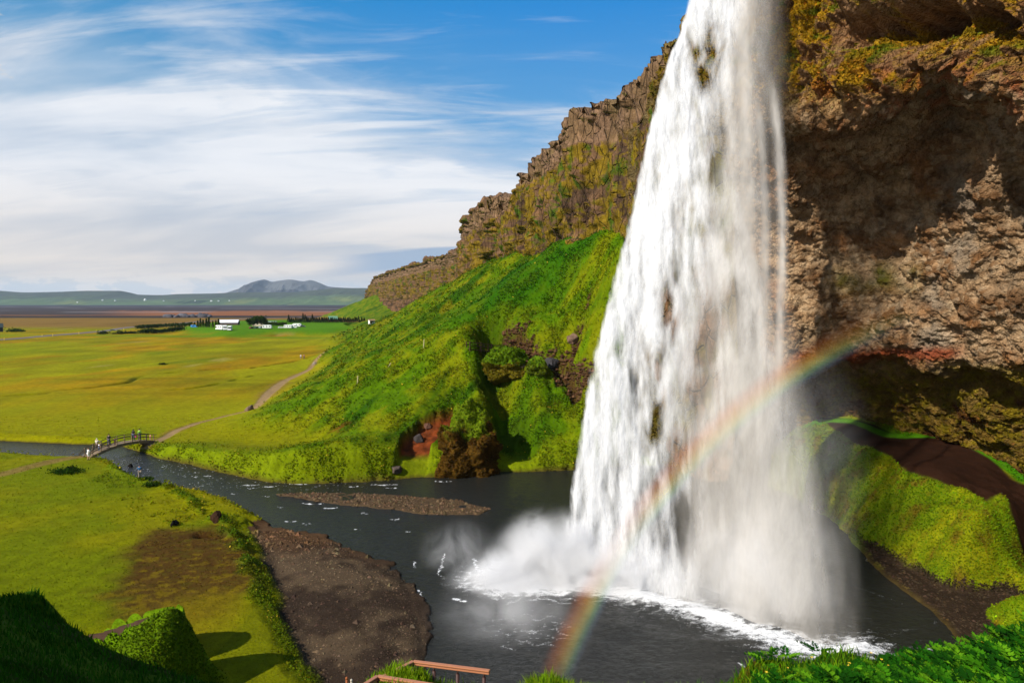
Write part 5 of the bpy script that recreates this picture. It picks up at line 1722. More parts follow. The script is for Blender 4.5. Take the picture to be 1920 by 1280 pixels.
def person(loc, heading, label, top, legs, hair=(.06, .04, .03), shorts=False, h=1.72, arms=((.0, .0), (.0, .0)), stride=.08, coat=False, lean=0.0, group=None, longhair=False, bag=None):
    k = h / 1.72
    root = empty('person', loc, heading)
    tag(root, label, 'person', group)
    (a1, b1), (a2, b2) = arms      # swing forward of the upper arm and bend of the elbow
    J = {}
    J['pel'] = (0, 0, .95); J['spi'] = (0, -.01 - lean * .4, 1.14); J['che'] = (0, -.02 - lean, 1.34); J['nek'] = (0, -.03 - lean * 1.2, 1.48)
    J['hed'] = (0, -.04 - lean * 1.3, 1.60); J['cro'] = (0, -.03 - lean * 1.3, 1.66)
    for sd, a, b in ((-1, a1, b1), (1, a2, b2)):
        t_ = 'l' if sd < 0 else 'r'
        sh = np.array([sd * .18, -.02 - lean, 1.40])
        el_ = sh + .29 * np.array([sd * .16, -math.sin(a), -math.cos(a)])
        wr = el_ + .25 * np.array([-sd * .05 * b, -math.sin(a + b), -math.cos(a + b)])
        hn = wr + .10 * np.array([0, -math.sin(a + b + .15), -math.cos(a + b + .15)])
        J['sh' + t_], J['el' + t_], J['wr' + t_], J['hn' + t_] = map(tuple, (sh, el_, wr, hn))
        fy = sd * stride
        J['hp' + t_] = (sd * .095, 0, .90); J['kn' + t_] = (sd * .10, -.03 + fy * .6, .49); J['an' + t_] = (sd * .105, fy + .02, .09); J['to' + t_] = (sd * .115, fy - .13, .035)
    J = {q: (v[0] * k, v[1] * k, v[2] * k) for q, v in J.items()}
    names = ['pel', 'spi', 'che', 'nek', 'hed', 'cro'] + [a + s for s in 'lr' for a in ('sh', 'el', 'wr', 'hn')] + [a + s for s in 'lr' for a in ('hp', 'kn', 'an', 'to')]
    ix = {n_: i for i, n_ in enumerate(names)}
    E_ = [('pel', 'spi'), ('spi', 'che'), ('che', 'nek'), ('nek', 'hed'), ('hed', 'cro')]
    for s in 'lr':
        E_ += [('che', 'sh' + s), ('sh' + s, 'el' + s), ('el' + s, 'wr' + s), ('wr' + s, 'hn' + s), ('pel', 'hp' + s), ('hp' + s, 'kn' + s), ('kn' + s, 'an' + s), ('an' + s, 'to' + s)]
    rad = dict(pel=.13, spi=.115, che=.135, nek=.055, hed=.092, cro=.085, sh=.055, el=.042, wr=.030, hn=.038, hp=.088, kn=.058, an=.042, to=.038)
    body = skinned('body', [J[n_] for n_ in names], [(ix[a], ix[b]) for a, b in E_], [rad[n_ if n_ in rad else n_[:-1]] * k for n_ in names], M_SKIN, root)
    # fingers and thumbs as short rays at the hands
    for s in 'lr':
        w_ = np.array(J['hn' + s])
        mbh = MB()
        for f in range(4):
            mbh.tube(w_ + np.array([(f - 1.5) * .011, -.012, -.02]) * k, w_ + np.array([(f - 1.5) * .013, -.03, -.085 + .006 * abs(f - 1.2)]) * k, .009 * k, .006 * k, 5)
        mbh.tube(w_ + np.array([0, -.02, 0]) * k, w_ + np.array([0, -.06, -.04]) * k, .010 * k, .007 * k, 5)
        mbh.build('fingers', M_SKIN, root, smooth=True)
    tn = ['pel', 'spi', 'che'] + [a + s for s in 'lr' for a in ('sh', 'el')]
    if coat:
        tn += ['wrl', 'wrr']
    tix = {n_: i for i, n_ in enumerate(tn)}
    te = [(a, b) for a, b in E_ if a in tix and b in tix]
    skinned('jacket' if coat else 'shirt', [J[n_] for n_ in tn], [(tix[a], tix[b]) for a, b in te], [(rad[n_ if n_ in rad else n_[:-1]] + .028) * k for n_ in tn], cloth(top), root)
    ln_ = ['pel'] + [a + s for s in 'lr' for a in ('hp', 'kn')] + ([] if shorts else ['anl', 'anr'])
    lix = {n_: i for i, n_ in enumerate(ln_)}
    le = [(a, b) for a, b in E_ if a in lix and b in lix]
    skinned('shorts' if shorts else 'trousers', [J[n_] for n_ in ln_], [(lix[a], lix[b]) for a, b in le], [(rad[n_ if n_ in rad else n_[:-1]] + .018) * k for n_ in ln_], cloth(legs), root)
    for s in 'lr':
        a = np.array(J['an' + s]); b = np.array(J['to' + s])
        mbs = MB(); mbs.ball(((a + b) / 2 * (1, 1, 0)) + np.array([0, 0, .045 * k]), (.05 * k, .15 * k, .05 * k), 8, 6)
        mbs.build('shoe', cloth((.05, .045, .04)), root, smooth=True)
    hd = np.array(J['hed'])
    mbh = MB(); mbh.ball(hd + np.array([0, .022, .045]) * k, (.098 * k, .108 * k, .095 * k), 10, 8)
    if longhair:
        mbh.ball(hd + np.array([0, .07, -.11]) * k, (.09 * k, .05 * k, .17 * k), 8, 6)
    mbh.build('hair', cloth(hair), root, smooth=True)
    if bag:
        mbb = MB(); w_ = np.array(J['hnl']); mbb.box(w_[0] - .12, w_[0] + .02, w_[1] - .14, w_[1] + .14, w_[2] - .34, w_[2] - .06)
        bo = mbb.build('handbag', cloth(bag), None, bevel=.02)
        bo.location = loc; bo.rotation_euler = (0, 0, heading)
        tag(bo, 'pink bag held by the woman in black on the bridge', 'bag')
    return root


PG = 'people on and around the footbridge'
hp = PZ(166, 862, 1.0); hp[2] = max(hz(hp[0], hp[1]), .1)
person(tuple(hp), 2.6, 'person in white top and white shorts standing at the left end of the footbridge', (.80, .78, .74), (.78, .76, .74), (.12, .06, .03), shorts=True, h=1.75, arms=((.3, 1.2), (.3, 1.2)), group=PG)
person(on_bridge(1.9, .2), bang + 1.9, 'person in a cream jacket and pale cap on the lower part of the footbridge', (.62, .56, .44), (.16, .11, .08), (.75, .70, .6), h=1.8, arms=((.5, 1.4), (.4, 1.5)), coat=True, group=PG)
person(on_bridge(1.7, -.45), bang + 1.4, 'child in a white top beside the person in the cream jacket', (.75, .76, .8), (.10, .14, .25), (.25, .13, .06), h=1.2, group=PG)
person(on_bridge(3.9, .1), bang + 1.6, 'person in a black t-shirt and dark jeans walking over the footbridge', (.012, .012, .014), (.03, .05, .09), (.02, .012, .01), h=1.82, arms=((.4, .5), (-.3, .3)), stride=.16, group=PG)
person(on_bridge(4.6, -.3), bang + 1.6, 'child in a pink top leaning on the footbridge rail', (.65, .18, .22), (.35, .12, .14), (.15, .08, .04), h=1.1, arms=((1.0, .5), (1.0, .5)), group=PG)
person(on_bridge(8.6, .3), bang + 1.6, 'woman with long dark hair and black top near the far end of the bridge', (.015, .013, .016), (.05, .09, .18), (.03, .015, .01), h=1.78, arms=((.1, .3), (-.1, .3)), longhair=True, group=PG, bag=(.75, .08, .22))
person(on_bridge(9.4, -.1), bang + 1.7, 'person in a bright green jacket and jeans near the far end of the bridge', (.22, .42, .04), (.04, .09, .20), (.04, .025, .015), h=1.85, arms=((.1, .4), (-.2, .3)), coat=True, group=PG)
person(on_bridge(L - .5, -.3), bang + 1.5, 'small child in orange at the far end of the footbridge', (.62, .25, .14), (.55, .28, .2), (.2, .1, .05), h=1.0, group=PG)
hp = PZ(262, 897, 0.9); hp[2] = max(hz(hp[0], hp[1]), .1)
person(tuple(hp), 3.6, 'person in a dark blue jacket standing on the bank below the footbridge', (.03, .12, .26), (.30, .24, .18), (.03, .05, .10), h=1.72, arms=((.7, 1.2), (.7, 1.2)), coat=True)
WG = 'walkers on the meadow beyond the path'
hp = hit(564, 673, 150, 500); person(tuple(hp), 3.0, 'walker in a pale jacket, left of the two walkers on the meadow', (.62, .62, .66), (.2, .2, .25), h=1.9, coat=True, group=WG)
hp = hit(570, 673, 150, 500); person(tuple(hp), 3.0, 'walker in a reddish brown jacket, right of the two walkers on the meadow', (.30, .12, .08), (.06, .05, .05), h=1.9, coat=True, group=WG)


# ---- stones and outcrops
def boulder(loc, r, col, label, name='boulder', seed=1.0, rough=.35, moss=None, cat='boulder', rz=0.0, group=None, n=48, parent=None, mth=.35):
    ph = np.linspace(0, math.pi, n // 2 + 2)[:, None]; th_ = np.linspace(0, 2 * math.pi, n + 1)[None]
    d = np.stack([np.sin(ph) * np.cos(th_), np.sin(ph) * np.sin(th_), np.cos(ph) + 0 * th_], -1)
    rp_ = np.random.RandomState(int(seed * 100))
    nv_ = rp_.normal(size=(16, 3)); nv_ /= np.linalg.norm(nv_, axis=1)[:, None]
    R1 = np.full(ph.shape[:1] + th_.shape[1:], 1.3)
    for nq in nv_:
        dt_ = d @ nq
        R1 = np.where(dt_ > .05, np.minimum(R1, (.72 + .28 * rp_.rand()) / np.maximum(dt_, .05)), R1)
    f1_, f2_, cc_ = worley(d[..., 0] * 1.6 + seed, d[..., 1] * 1.6, d[..., 2] * 1.6)
    R1 = R1 + rough * .5 * (fbm(d[..., 0] * 1.5 + seed, d[..., 1] * 1.5, d[..., 2] * 1.5, 4) * 1.3 - .5 * (f1_ - .5)) + .06 * fbm(d[..., 0] * 9 + seed, d[..., 1] * 9, d[..., 2] * 9, 3)
    Pq = d * R1[..., None] * np.array(r)
    nz_ = fbm(d[..., 0] * 4 + seed, d[..., 1] * 4, d[..., 2] * 4, 3)
    Cq = np.array(col) * (1 + .5 * nz_[..., None])
    if moss is not None:
        Cq = mixc(Cq, moss, sstep(mth, mth + .25, d[..., 2] + .5 * nz_))
    o = raw_mesh(name, Pq.reshape(-1, 3), grid_faces(*nz_.shape)[:, ::-1], M_ROCK, parent, col=np.clip(Cq, .004, .9).reshape(-1, 3))
    o.location = loc
    o.rotation_euler = (0, 0, rz)
    return tag(o, label, cat, group), Pq, Cq


def mossy(o, Pq, Cq, dens, seed, zmin=-9e9, sz=.0026):
    A_ = Pq + np.array(o.location)
    mk_ = (Pq[..., 2] > zmin) * 1.0
    both = [scatter(A_, Cq, mk_, dens, seed, sg) for sg in (1, -1)]
    p, c, rs = min([b for b in both if len(b[0]) > 20], key=lambda b: b[0][:, 1].mean())
    q = leaves('moss_tufts', p, c * 1.1, rs, sz * p[:, 1], M_LEAF, lift=.4, var=.4, up=.6)
    q.data.transform(__import__('mathutils').Matrix.Translation(-o.location))
    q.parent = o


oc_ = PT(878, 858, 95.5)
oo, Pq, Cq = boulder((oc_[0], 95.5, 1.5), (5.4, 4.6, 6.4), lin(92, 66, 20, KA), 'big brown mossy rock outcrop with a green top beside the pool', 'rock_outcrop', 3.3, 1.0, np.array(lin(108, 130, 12, KA)), 'rock', n=200, mth=.60)
mossy(oo, Pq, Cq, .22, 41)
for (u, v, y0, r, col, lab, sd) in [
        (328, 985, 50, (.42, .35, .45), (.012, .011, .010), 'small black boulder standing alone on the worn grass', 1.1),
        (246, 884, 60, (.55, .45, .75), (.014, .012, .010), 'black boulder on the bank between the bridge and the person in blue', 2.1),
        (404, 974, 50, (.50, .40, .75), (.05, .025, .014), 'dark reddish boulder at the turf edge above the gravel', 3.1),
        (468, 769, 100, (1.0, .7, .7), (.20, .14, .09), 'brown boulder beside the bend of the footpath', 4.1),
        (590, 683, 150, (1.0, .8, .7), (.24, .19, .14), 'grey brown boulder at the far end of the footpath', 5.1),
        (786, 826, 80, (.75, .6, .8), (.05, .042, .040), 'grey boulder lying in the red earth pocket', 6.1),
        (802, 802, 80, (.6, .5, .5), (.12, .06, .04), 'reddish stone in the upper part of the red earth pocket', 6.6),
        (742, 884, 80, (.7, .6, .65), (.10, .075, .06), 'brown boulder at the water edge left of the outcrop', 7.1),
        (1035, 690, 90, (1.5, 1.0, 1.3), (.045, .042, .045), 'dark grey block in the rocky gully beside the falls', 8.1),
        (1072, 640, 90, (.9, .7, .9), (.16, .10, .07), 'pinkish stone high in the rocky gully beside the falls', 9.1),
        (978, 690, 90, (1.0, .9, .8), (.12, .085, .06), 'lower brown rock at the head of the grassy gully', 11.1),
        (1498, 1236, 6, (.42, .25, .22), (.20, .10, .035), 'reddish brown mossy stone on the near shoulder above the pool', 13.1)]:
    q = hit(u, v, y0, 600)
    boulder((q[0], q[1], q[2] + r[2] * .25), r, col, lab, seed=sd, rz=sd)
q = hit(1012, 696, 90, 200)
o, Pq, Cq = boulder((q[0], q[1], q[2] + .3), (1.8, 1.5, 1.6), lin(96, 110, 24, KA), 'rounded green mossy boulder beside the dark grey block', seed=20.1, moss=np.array(lin(100, 130, 20, KA)))
mossy(o, Pq, Cq, .3, 42)
q = hit(960, 690, 90, 200)
o, Pq, Cq = boulder((q[0], q[1], q[2] + .2), (3.8, 2.6, 2.6), lin(112, 100, 22, KA), 'grass covered knoll with a yellow edge at the gully head', 'knoll', seed=24.1, rough=.9, moss=np.array(lin(96, 126, 14, KA)), cat='knoll', n=90, mth=.1)
mossy(o, Pq, Cq, .3, 43)
# rubble bank on the far plain
for i in range(26):
    u = 308 + i * 3.4 + RS.rand() * 2
    q = PZ(u, 594.5 - .8 * RS.rand(), 1.2)
    s_ = (2.2 + 2.2 * RS.rand()) * (1.4 if 330 < u < 345 or 375 < u < 390 else 1)
    o = boulder((q[0], q[1], 1.8), (s_ * 1.3, s_, s_), tuple(np.array((.09, .085, .095)) * (.6 + RS.rand())), 'dark boulder of the rubble bank across the far plain', seed=i * 1.7, n=12, group='boulders of the rubble bank on the far plain')
# stone rubble in the two rocky gullies
q0 = scatter(G, C, (np.clip(bare + bare2, 0, 1) > .45) * tm, 0.06, 51, SGN)
o = stones('rubble', q0[0], np.broadcast_to(np.array(lin(96, 70, 48, KA)), q0[0].shape), q0[2], 0.0034 * q0[0][:, 1], M_ROCK, .8)
tag(o, 'brown rubble lying in the bare gullies of the green slope', 'rubble', kind='stuff')

# ---- markers on the slope and the little plank walk with railing
M_PALE = simple('pale_wood', lin(214, 200, 160, .75), .8)
for k_, (u, v) in enumerate([(794, 652), (670, 720), (727, 689)]):
    q = hit(u, v, 100, 400)
    mb = MB(); mb.box(-.06, .06, -.06, .06, -.2, 1.5 if k_ < 2 else 1.0)
    o = mb.build('marker_post', M_PALE); o.location = q; o.rotation_euler = (.05, .08 if k_ < 2 else .6, 0)
    tag(o, ['pale marker post high on the green slope, nearest the falls', 'pale marker post low on the green slope, furthest left', 'leaning pale marker post between the two upright ones'][k_], 'post', 'marker posts on the slope')
wk0 = hit(878, 655, 95, 220); wk1 = hit(938, 662, 95, 220)
wk = empty('plank_walkway', tuple(wk0), math.atan2(wk1[1] - wk0[1], wk1[0] - wk0[0]))
tag(wk, 'narrow dark wooden walkway with railings across the gully head', 'walkway')
Lw = float(np.linalg.norm(wk1[:2] - wk0[:2])); dzw = wk1[2] - wk0[2]
M_RUST = simple('stained_wood', lin(78, 46, 28, .7), .85)
mb = MB(); mb.bar((0, 0, .1), (Lw, 0, dzw + .1), 1.2, .12); mb.build('deck', M_RUST, wk)
for sy in (-.55, .55):
    mb = MB(); mb.bar((0, sy, 1.25), (Lw, sy, dzw + 1.25), .08, .10); mb.bar((0, sy, .75), (Lw, sy, dzw + .75), .06, .08); mb.build('rail', M_RUST, wk)
    for i in range(4):
        x_ = Lw * i / 3
        mb = MB(); mb.box(x_ - .06, x_ + .06, sy - .06, sy + .06, dzw * i / 3 - .3, dzw * i / 3 + 1.35); mb.build('post', M_RUST, wk)

# ---- handrails of the stairs just below the viewpoint
M_RAILW = simple('varnished_rail', lin(196, 128, 88, .75), .45, var=.2, scale=30)
M_POST = simple('brown_post', lin(70, 34, 22, .75), .6)


def handrail(label, pts, posts, name='handrail'):
    root = empty(name, tuple(pts[1] - np.array([0, 0, 1.0])))
    tag(root, label, 'handrail', 'handrails of the stairs')
    o0 = np.array(root.location)
    for a, b in zip(pts[:-1], pts[1:]):
        mb = MB()
        a_, b_ = a - o0, b - o0
        mb.bar(a_ + np.array([0, 0, .022]), b_ + np.array([0, 0, .022]), .075, .028)
        mb.bar(a_ + np.array([0, 0, -.022]), b_ + np.array([0, 0, -.022]), .068, .030)
        mb.build('rail', M_RAILW, root, bevel=.006)
        mb = MB(); mb.bar(a_, b_, .045, .02); mb.build('rail_core', M_POST, root)
    for q in posts:
        mb = MB(); q_ = q - o0
        mb.tube(q_ + np.array([0, 0, -.03]), q_ + np.array([0, 0, -.12]), .016)
        mb.tube(q_ + np.array([0, 0, -.11]), q_ + np.array([0, 0, -1.5]), .034, n=12)
        mb.build('post', M_POST, root, smooth=True)
    return root


c_ = PT(775, 1241, 12.5); e_ = PT(918, 1259, 12.0); l_ = PT(690, 1284, 11.6)
ll = l_ + (l_ - c_) * .6
handrail('brown handrail on the far side of the stairs, ending over the pool', [ll, c_, e_], [c_ + (e_ - c_) * f for f in (.0, .28, .59, .93)] + [c_ + (l_ - c_) * .9])
c2 = PT(708, 1269, 11.3); e2_ = PT(840, 1290, 10.7); l2 = PT(672, 1292, 10.8)
handrail('brown handrail on the near side of the stairs, lower in the picture', [l2 + (l2 - c2) * .6, c2, e2_], [c2 + (e2_ - c2) * f for f in (.0, .35, .7)])
for u, v, col, lab in ((650, 1271, lin(176, 96, 40, .7), 'short orange brown stake left of the handrails'), (659, 1275, lin(210, 200, 180, .7), 'short white topped stake left of the handrails')):
    q = PT(u, v, 13.2)
    mb = MB(); mb.tube((0, 0, 0), (0, 0, -.9), .022); mb.ball((0, 0, 0), (.028, .028, .035), 8, 6)
    o = mb.build('stake', simple('stake_paint', col, .7), smooth=True); o.location = q
    tag(o, lab, 'stake')

# ---- buttercups on the near shoulder
M_YEL = simple('petal', (.75, .50, .02), .5, var=.1)
M_STEM = simple('stem', lin(80, 120, 20, .6), .7)
bc = None
pts_f = [(1568, 1206), (1634, 1240), (1652, 1252), (1684, 1243), (1700, 1233), (1520, 1247), (1590, 1262), (1592, 1268), (1664, 1265), (1712, 1272), (1712, 1266), (1776, 1272), (1782, 1276),
         (1840, 1222), (1842, 1253), (1852, 1226), (1436, 1277), (1600, 1210), (1586, 1208), (1477, 1268)]
for u, v in pts_f:
    q = hit(u, v + 6, 4, 14)
    yd = q[1]
    top = PT(u, v, yd) - q
    if top[2] < .04 or top[2] > .5:
        top = np.array([0, 0, .16])
    if bc is None:
        r_ = empty('buttercup', tuple(q))
        tag(r_, 'tiny yellow buttercup on a thin stem in the grass of the near shoulder', 'flower', 'buttercups on the near shoulder')
        mb = MB(); mb.tube((0, 0, -.05), (0.01, 0, .17), .004, .003, 5); mb.build('stem', M_STEM, r_)
        mb = MB()
        for k_ in range(5):
            a = k_ * 1.2566
            mb.poly([(0.01, 0, .168), (.01 + .017 * math.cos(a - .5), .017 * math.sin(a - .5), .180), (.01 + .022 * math.cos(a), .022 * math.sin(a), .185), (.01 + .017 * math.cos(a + .5), .017 * math.sin(a + .5), .180)], [(0, 1, 2, 3)])
        mb.build('petals', M_YEL, r_)
        bc = r_
    else:
        c = copy_tree(bc); c.location = q; c.rotation_euler = (0, 0, RS.rand() * 6)


# ------------------------------------------------------------------ the farm and camp site across the meadow
def tree(name, label, loc, h_, w_, seed, col, kind='round', group=None, n=900):
    rs = np.random.RandomState(seed)
    root = empty(name, tuple(loc)); tag(root, label, 'tree', group)
    mb = MB(); mb.tube((0, 0, -.3), (0, 0, h_ * .55), h_ * .030 + .05, h_ * .012 + .02, 7)
    for k_ in range(4):
        a = rs.rand() * 6.28; mb.tube((0, 0, h_ * (.22 + .09 * k_)), (math.cos(a) * w_ * .3, math.sin(a) * w_ * .3, h_ * (.45 + .1 * k_)), h_ * .012, h_ * .004, 5)
    mb.build('trunk', M_WOODD, root)
    if kind == 'round':
        cl_ = np.stack([rs.normal(size=14) * .24 * w_, rs.normal(size=14) * .24 * w_, h_ * (.35 + .5 * rs.rand(14))], 1)
        k_ = rs.randint(14, size=n)
        p = cl_[k_] + rs.normal(size=(n, 3)) * np.array([.13 * w_, .13 * w_, .10 * h_])
        p[:, 2] = np.clip(p[:, 2], .12 * h_, h_)
        tone = (.75 + .5 * rs.rand(14))[k_]
    else:
        f = rs.rand(n) ** .7
        r = (1 - f) * w_ * .5 * (.45 + .6 * rs.rand(n)) * (1 + .25 * np.sin(f * 40))
        a = rs.rand(n) * 6.283
        p = np.stack([r * np.cos(a), r * np.sin(a), h_ * (.06 + .94 * f)], 1)
        tone = .8 + .4 * rs.rand(n)
    c = np.array(col)[None] * tone[:, None]
    leaves('crown', p, c, rs, max(.25, h_ * .10), M_LEAF, lift=0, var=.35, up=.5).parent = root
    return root


DKG = lin(44, 62, 16, .62); MDG = lin(70, 92, 24, .62); LTG = lin(96, 112, 30, .62)


def gz(u, v, z=4.0):
    q = PZ(u, v, z); q[2] = hz(q[0], q[1]); q2 = PZ(u, v, q[2]); q2[2] = hz(q2[0], q2[1])
    return q2


TG = 'broad trees round the farmhouse'
for i, (u, v, h_, w_) in enumerate([(470, 612, 6.5, 6), (478, 612, 8.2, 7), (487, 611, 8.5, 7), (495, 612, 7.0, 6)]):
    tree('broadleaf_tree', ['dark broad tree at the left of the farmhouse group', 'second broad tree from the left over the farmhouse', 'tallest broad tree over the cream farmhouse', 'rightmost broad tree of the farmhouse group'][i], gz(u, v), h_, w_, 60 + i, (DKG, MDG, MDG, DKG)[i], group=TG, n=1100)
TG = 'slender trees left of the motorhomes'
for i, (u, h_) in enumerate([(365, 4.0), (371, 5.5), (376, 7.0), (381, 6.2), (387, 7.0), (392, 8.0), (399, 5.0), (405, 5.5), (410, 6.5)]):
    tree('slender_tree', 'slender light green tree standing in the row left of the motorhomes', gz(u, 614), h_, 2.8, 80 + i, MDG, 'cone', TG, 350)
proto = None
CG = 'conifers of the shelter belt behind the camp lawn'
for i in range(42):
    u = 540 + i * 3.45 + RS.rand() * 1.5
    v = 605.5 - (u - 540) * .004
    hh_ = {0: 7.5, 8: 9.0, 9: 8.0, 13: 8.0}.get(i, 4.2 + 1.3 * RS.rand())
    q = gz(u, v)
    if proto is None:
        proto = tree('conifer', 'dark conifer in the shelter belt behind the camp lawn', q, 5.0, 4.2, 101, lin(38, 56, 18, .62), 'cone', CG, 420)
        proto.scale = (1, 1, hh_ / 5.0)
        pc = proto
    else:
        c = copy_tree(pc); c.location = q; c.scale = (.85 + .3 * RS.rand(), .85 + .3 * RS.rand(), hh_ / 5.0); c.rotation_euler = (0, 0, RS.rand() * 6)


def hedge(label, pts, h_, w_, seed, col, n, name='hedge', cat='hedge'):
    rs = np.random.RandomState(seed)
    pts = np.array(pts)
    root = empty(name, tuple(pts[0])); tag(root, label, cat)
    f = rs.rand(n) * (len(pts) - 1); i = f.astype(int); f = (f - i)[:, None]
    p = pts[i] * (1 - f) + pts[i + 1] * f
    p = p - pts[0] + np.stack([rs.normal(size=n) * w_ * .25, rs.normal(size=n) * w_ * .4, h_ * rs.rand(n) ** .6 * (1 + .15 * np.sin(p[:, 0] * .6))], 1)
    leaves('foliage', p, np.array(col)[None] * (.8 + .4 * rs.rand(n, 1)), rs, .9, M_LEAF, lift=0, var=.3).parent = root
    return root


hedge('long dark hedge beside the road left of the blue van', [gz(258, 617), gz(300, 614), gz(360, 611)], 2.7, 5, 7, lin(52, 74, 18, .62), 2200)
hedge('shorter dark hedge in front of the long roadside hedge', [gz(264, 625), gz(300, 624), gz(343, 622)], 2.6, 5, 8, lin(52, 74, 18, .62), 1900)
hedge('low dark scrub behind the caravans', [gz(495, 609), gz(515, 610), gz(536, 610)], 2.4, 4, 9, MDG, 900, 'scrub', 'bushes')


def bush(u, v, r, h_, label, col=DKG, seed=1, n=260, size=None, group=None, z=1.0):
    rs = np.random.RandomState(seed)
    q = PZ(u, v, z); q[2] = hz(q[0], q[1])
    root = empty('bush', tuple(q)); tag(root, label, 'bush', group)
    p = rs.normal(size=(n, 3)) * np.array([r * .42, r * .3, h_ * .3]); p[:, 2] = np.abs(p[:, 2]) + .05
    leaves('foliage', p, np.array(col)[None] * (.7 + .6 * rs.rand(n, 1)), rs, size or r * .16, M_LEAF, lift=0, var=.35).parent = root
    mb = MB()
    for k_ in range(4):
        mb.tube((0, 0, -.1), (rs.normal() * r * .25, rs.normal() * r * .2, h_ * .55), .03 * h_ + .01, .01, 5)
    mb.build('stem', M_WOODD, root)
    return root


RG = 'bushes beside the road'
for i, (u, v, r) in enumerate([(193, 626, 4.6), (214, 626, 2.2), (226, 626, 4.4), (237, 625.5, 3.4), (248, 625.5, 4.0)]):
    bush(u, v, r, r * .7, ['round dark bush alone beside the road', 'smallest bush of the roadside row', 'wide bush second in the roadside row', 'middle bush of the roadside row', 'bush at the right end of the roadside row next to the hedge'][i], seed=i, group=RG)
bush(30, 622, 7, 3.4, 'green bush beside the black barn at the left edge', MDG, 31)
bush(124, 886, 2.2, .85, 'dark green shrub on the near meadow left of the river', lin(52, 84, 12, .62), 32, 900, .18)
bush(133, 882, .9, .75, 'small dark shrub at the right end of the near meadow shrub', lin(30, 40, 12, .62), 38, 300, .16)
bush(272, 897, 1.2, .5, 'leafy shrub on the bank behind the person in blue', lin(64, 92, 12, .62), 33, 500, .16)
bush(285, 911, 1.3, .6, 'dark leafy shrub on the bank nearer than the person in blue', lin(52, 80, 12, .62), 34, 500, .16)
bush(503, 624, 3.0, 1.4, 'small dark bush on the edge of the camp lawn', DKG, 35)
bush(305, 684, 1.6, 1.0, 'small dark bush alone in the orange meadow', DKG, 36)
bush(581, 603, 3.6, 2.0, 'rounded bush in front of the conifer belt', DKG, 37, z=4)
bush(645, 626, 2.4, 1.2, 'low bush on the meadow left of the white hut', DKG, 39)

M_WHITE = simple('white_paint', (.80, .80, .78), .45, var=.04)
M_GLASS = simple('dark_glass', (.03, .04, .05), .12, var=.05)
M_TYRE = simple('rubber', (.02, .02, .02), .8)
M_METAL = simple('alloy', (.45, .45, .47), .4, .6)
_pt = {}


def paint(c):
    if c not in _pt:
        _pt[c] = simple('car_paint', c, .3, var=.04)
    return _pt[c]


def prism(mb, prof, y0, y1):
    """side profile (x, z) pulled from y0 to y1"""
    n = len(prof)
    vs = [(x_, y0, z_) for x_, z_ in prof] + [(x_, y1, z_) for x_, z_ in prof]
    fs = [tuple(range(n)), tuple(range(2 * n - 1, n - 1, -1))] + [(i, i + n, (i + 1) % n + n, (i + 1) % n) for i in range(n)]
    return mb.poly(vs, fs)


def wheel(root, x_, y_, r, w_=.22):
    mb = MB(); mb.tube((x_, y_ - w_ / 2, r), (x_, y_ + w_ / 2, r), r, n=16)
    o = mb.build('wheel', M_TYRE, root, smooth=False)
    mb = MB(); mb.tube((x_, y_ - w_ / 2 - .01, r), (x_, y_ + w_ / 2 + .01, r), r * .55, n=12)
    mb.build('rim', M_METAL, o)


def motorhome(loc, rz, label, sc=1.0):
    root = empty('motorhome', tuple(loc), rz); root.scale = (sc,) * 3
    tag(root, label, 'motorhome', 'white motorhomes parked on the camp lawn')
    mb = MB(); prism(mb, [(-3.3, .45), (-3.4, 2.9), (-3.1, 3.1), (2.3, 3.1), (3.0, 2.9), (3.1, 2.35), (2.2, 2.2), (2.35, 1.45), (3.3, 1.25), (3.45, .5)], -1.12, 1.12)
    mb.build('body', M_WHITE, root, bevel=.08)
    mb = MB(); prism(mb, [(2.18, 2.15), (2.32, 1.5), (2.42, 1.5), (2.28, 2.18)], -.95, .95); mb.build('windscreen', M_GLASS, root)
    for sy in (-1.13, 1.13):
        for x0 in (-2.5, -.6):
            mb = MB(); mb.box(x0, x0 + 1.0, sy - .02, sy + .02, 1.6, 2.25); mb.build('window', M_GLASS, root, bevel=.01)
        mb = MB(); mb.box(1.3, 2.0, sy - .02, sy + .02, 1.45, 2.1); mb.build('cab_window', M_GLASS, root)
    mb = MB(); mb.box(.5, 1.1, -1.15, -1.11, .6, 2.5); mb.build('door', paint((.62, .62, .62)), root)
    for x_ in (-2.1, 2.5):
        for sy in (-1, 1):
            wheel(root, x_, sy, .36)
    return root


def caravan(loc, rz, label, ln=5.6, sc=1.0):
    root = empty('caravan', tuple(loc), rz); root.scale = (sc,) * 3
    tag(root, label, 'caravan', 'white caravans parked on the camp lawn')
    a = ln / 2
    mb = MB(); prism(mb, [(-a, .45), (-a - .05, 1.4), (-a + .25, 2.45), (-a + .8, 2.65), (a - .8, 2.65), (a - .2, 2.4), (a + .1, 1.4), (a, .45)], -1.1, 1.1)
    mb.build('body', M_WHITE, root, bevel=.12)
    for sy in (-1.11, 1.11):
        for x0 in np.linspace(-a + .5, a - 1.5, 3):
            mb = MB(); mb.box(x0, x0 + .9, sy - .02, sy + .02, 1.35, 2.0); mb.build('window', M_GLASS, root)
        wheel(root, 0, sy * .95, .32)
    mb = MB(); mb.bar((a, 0, .45), (a + 1.1, 0, .45), .12, .1); mb.tube((a + 1, 0, .45), (a + 1, 0, .0), .05); mb.build('drawbar', M_METAL, root)
    return root


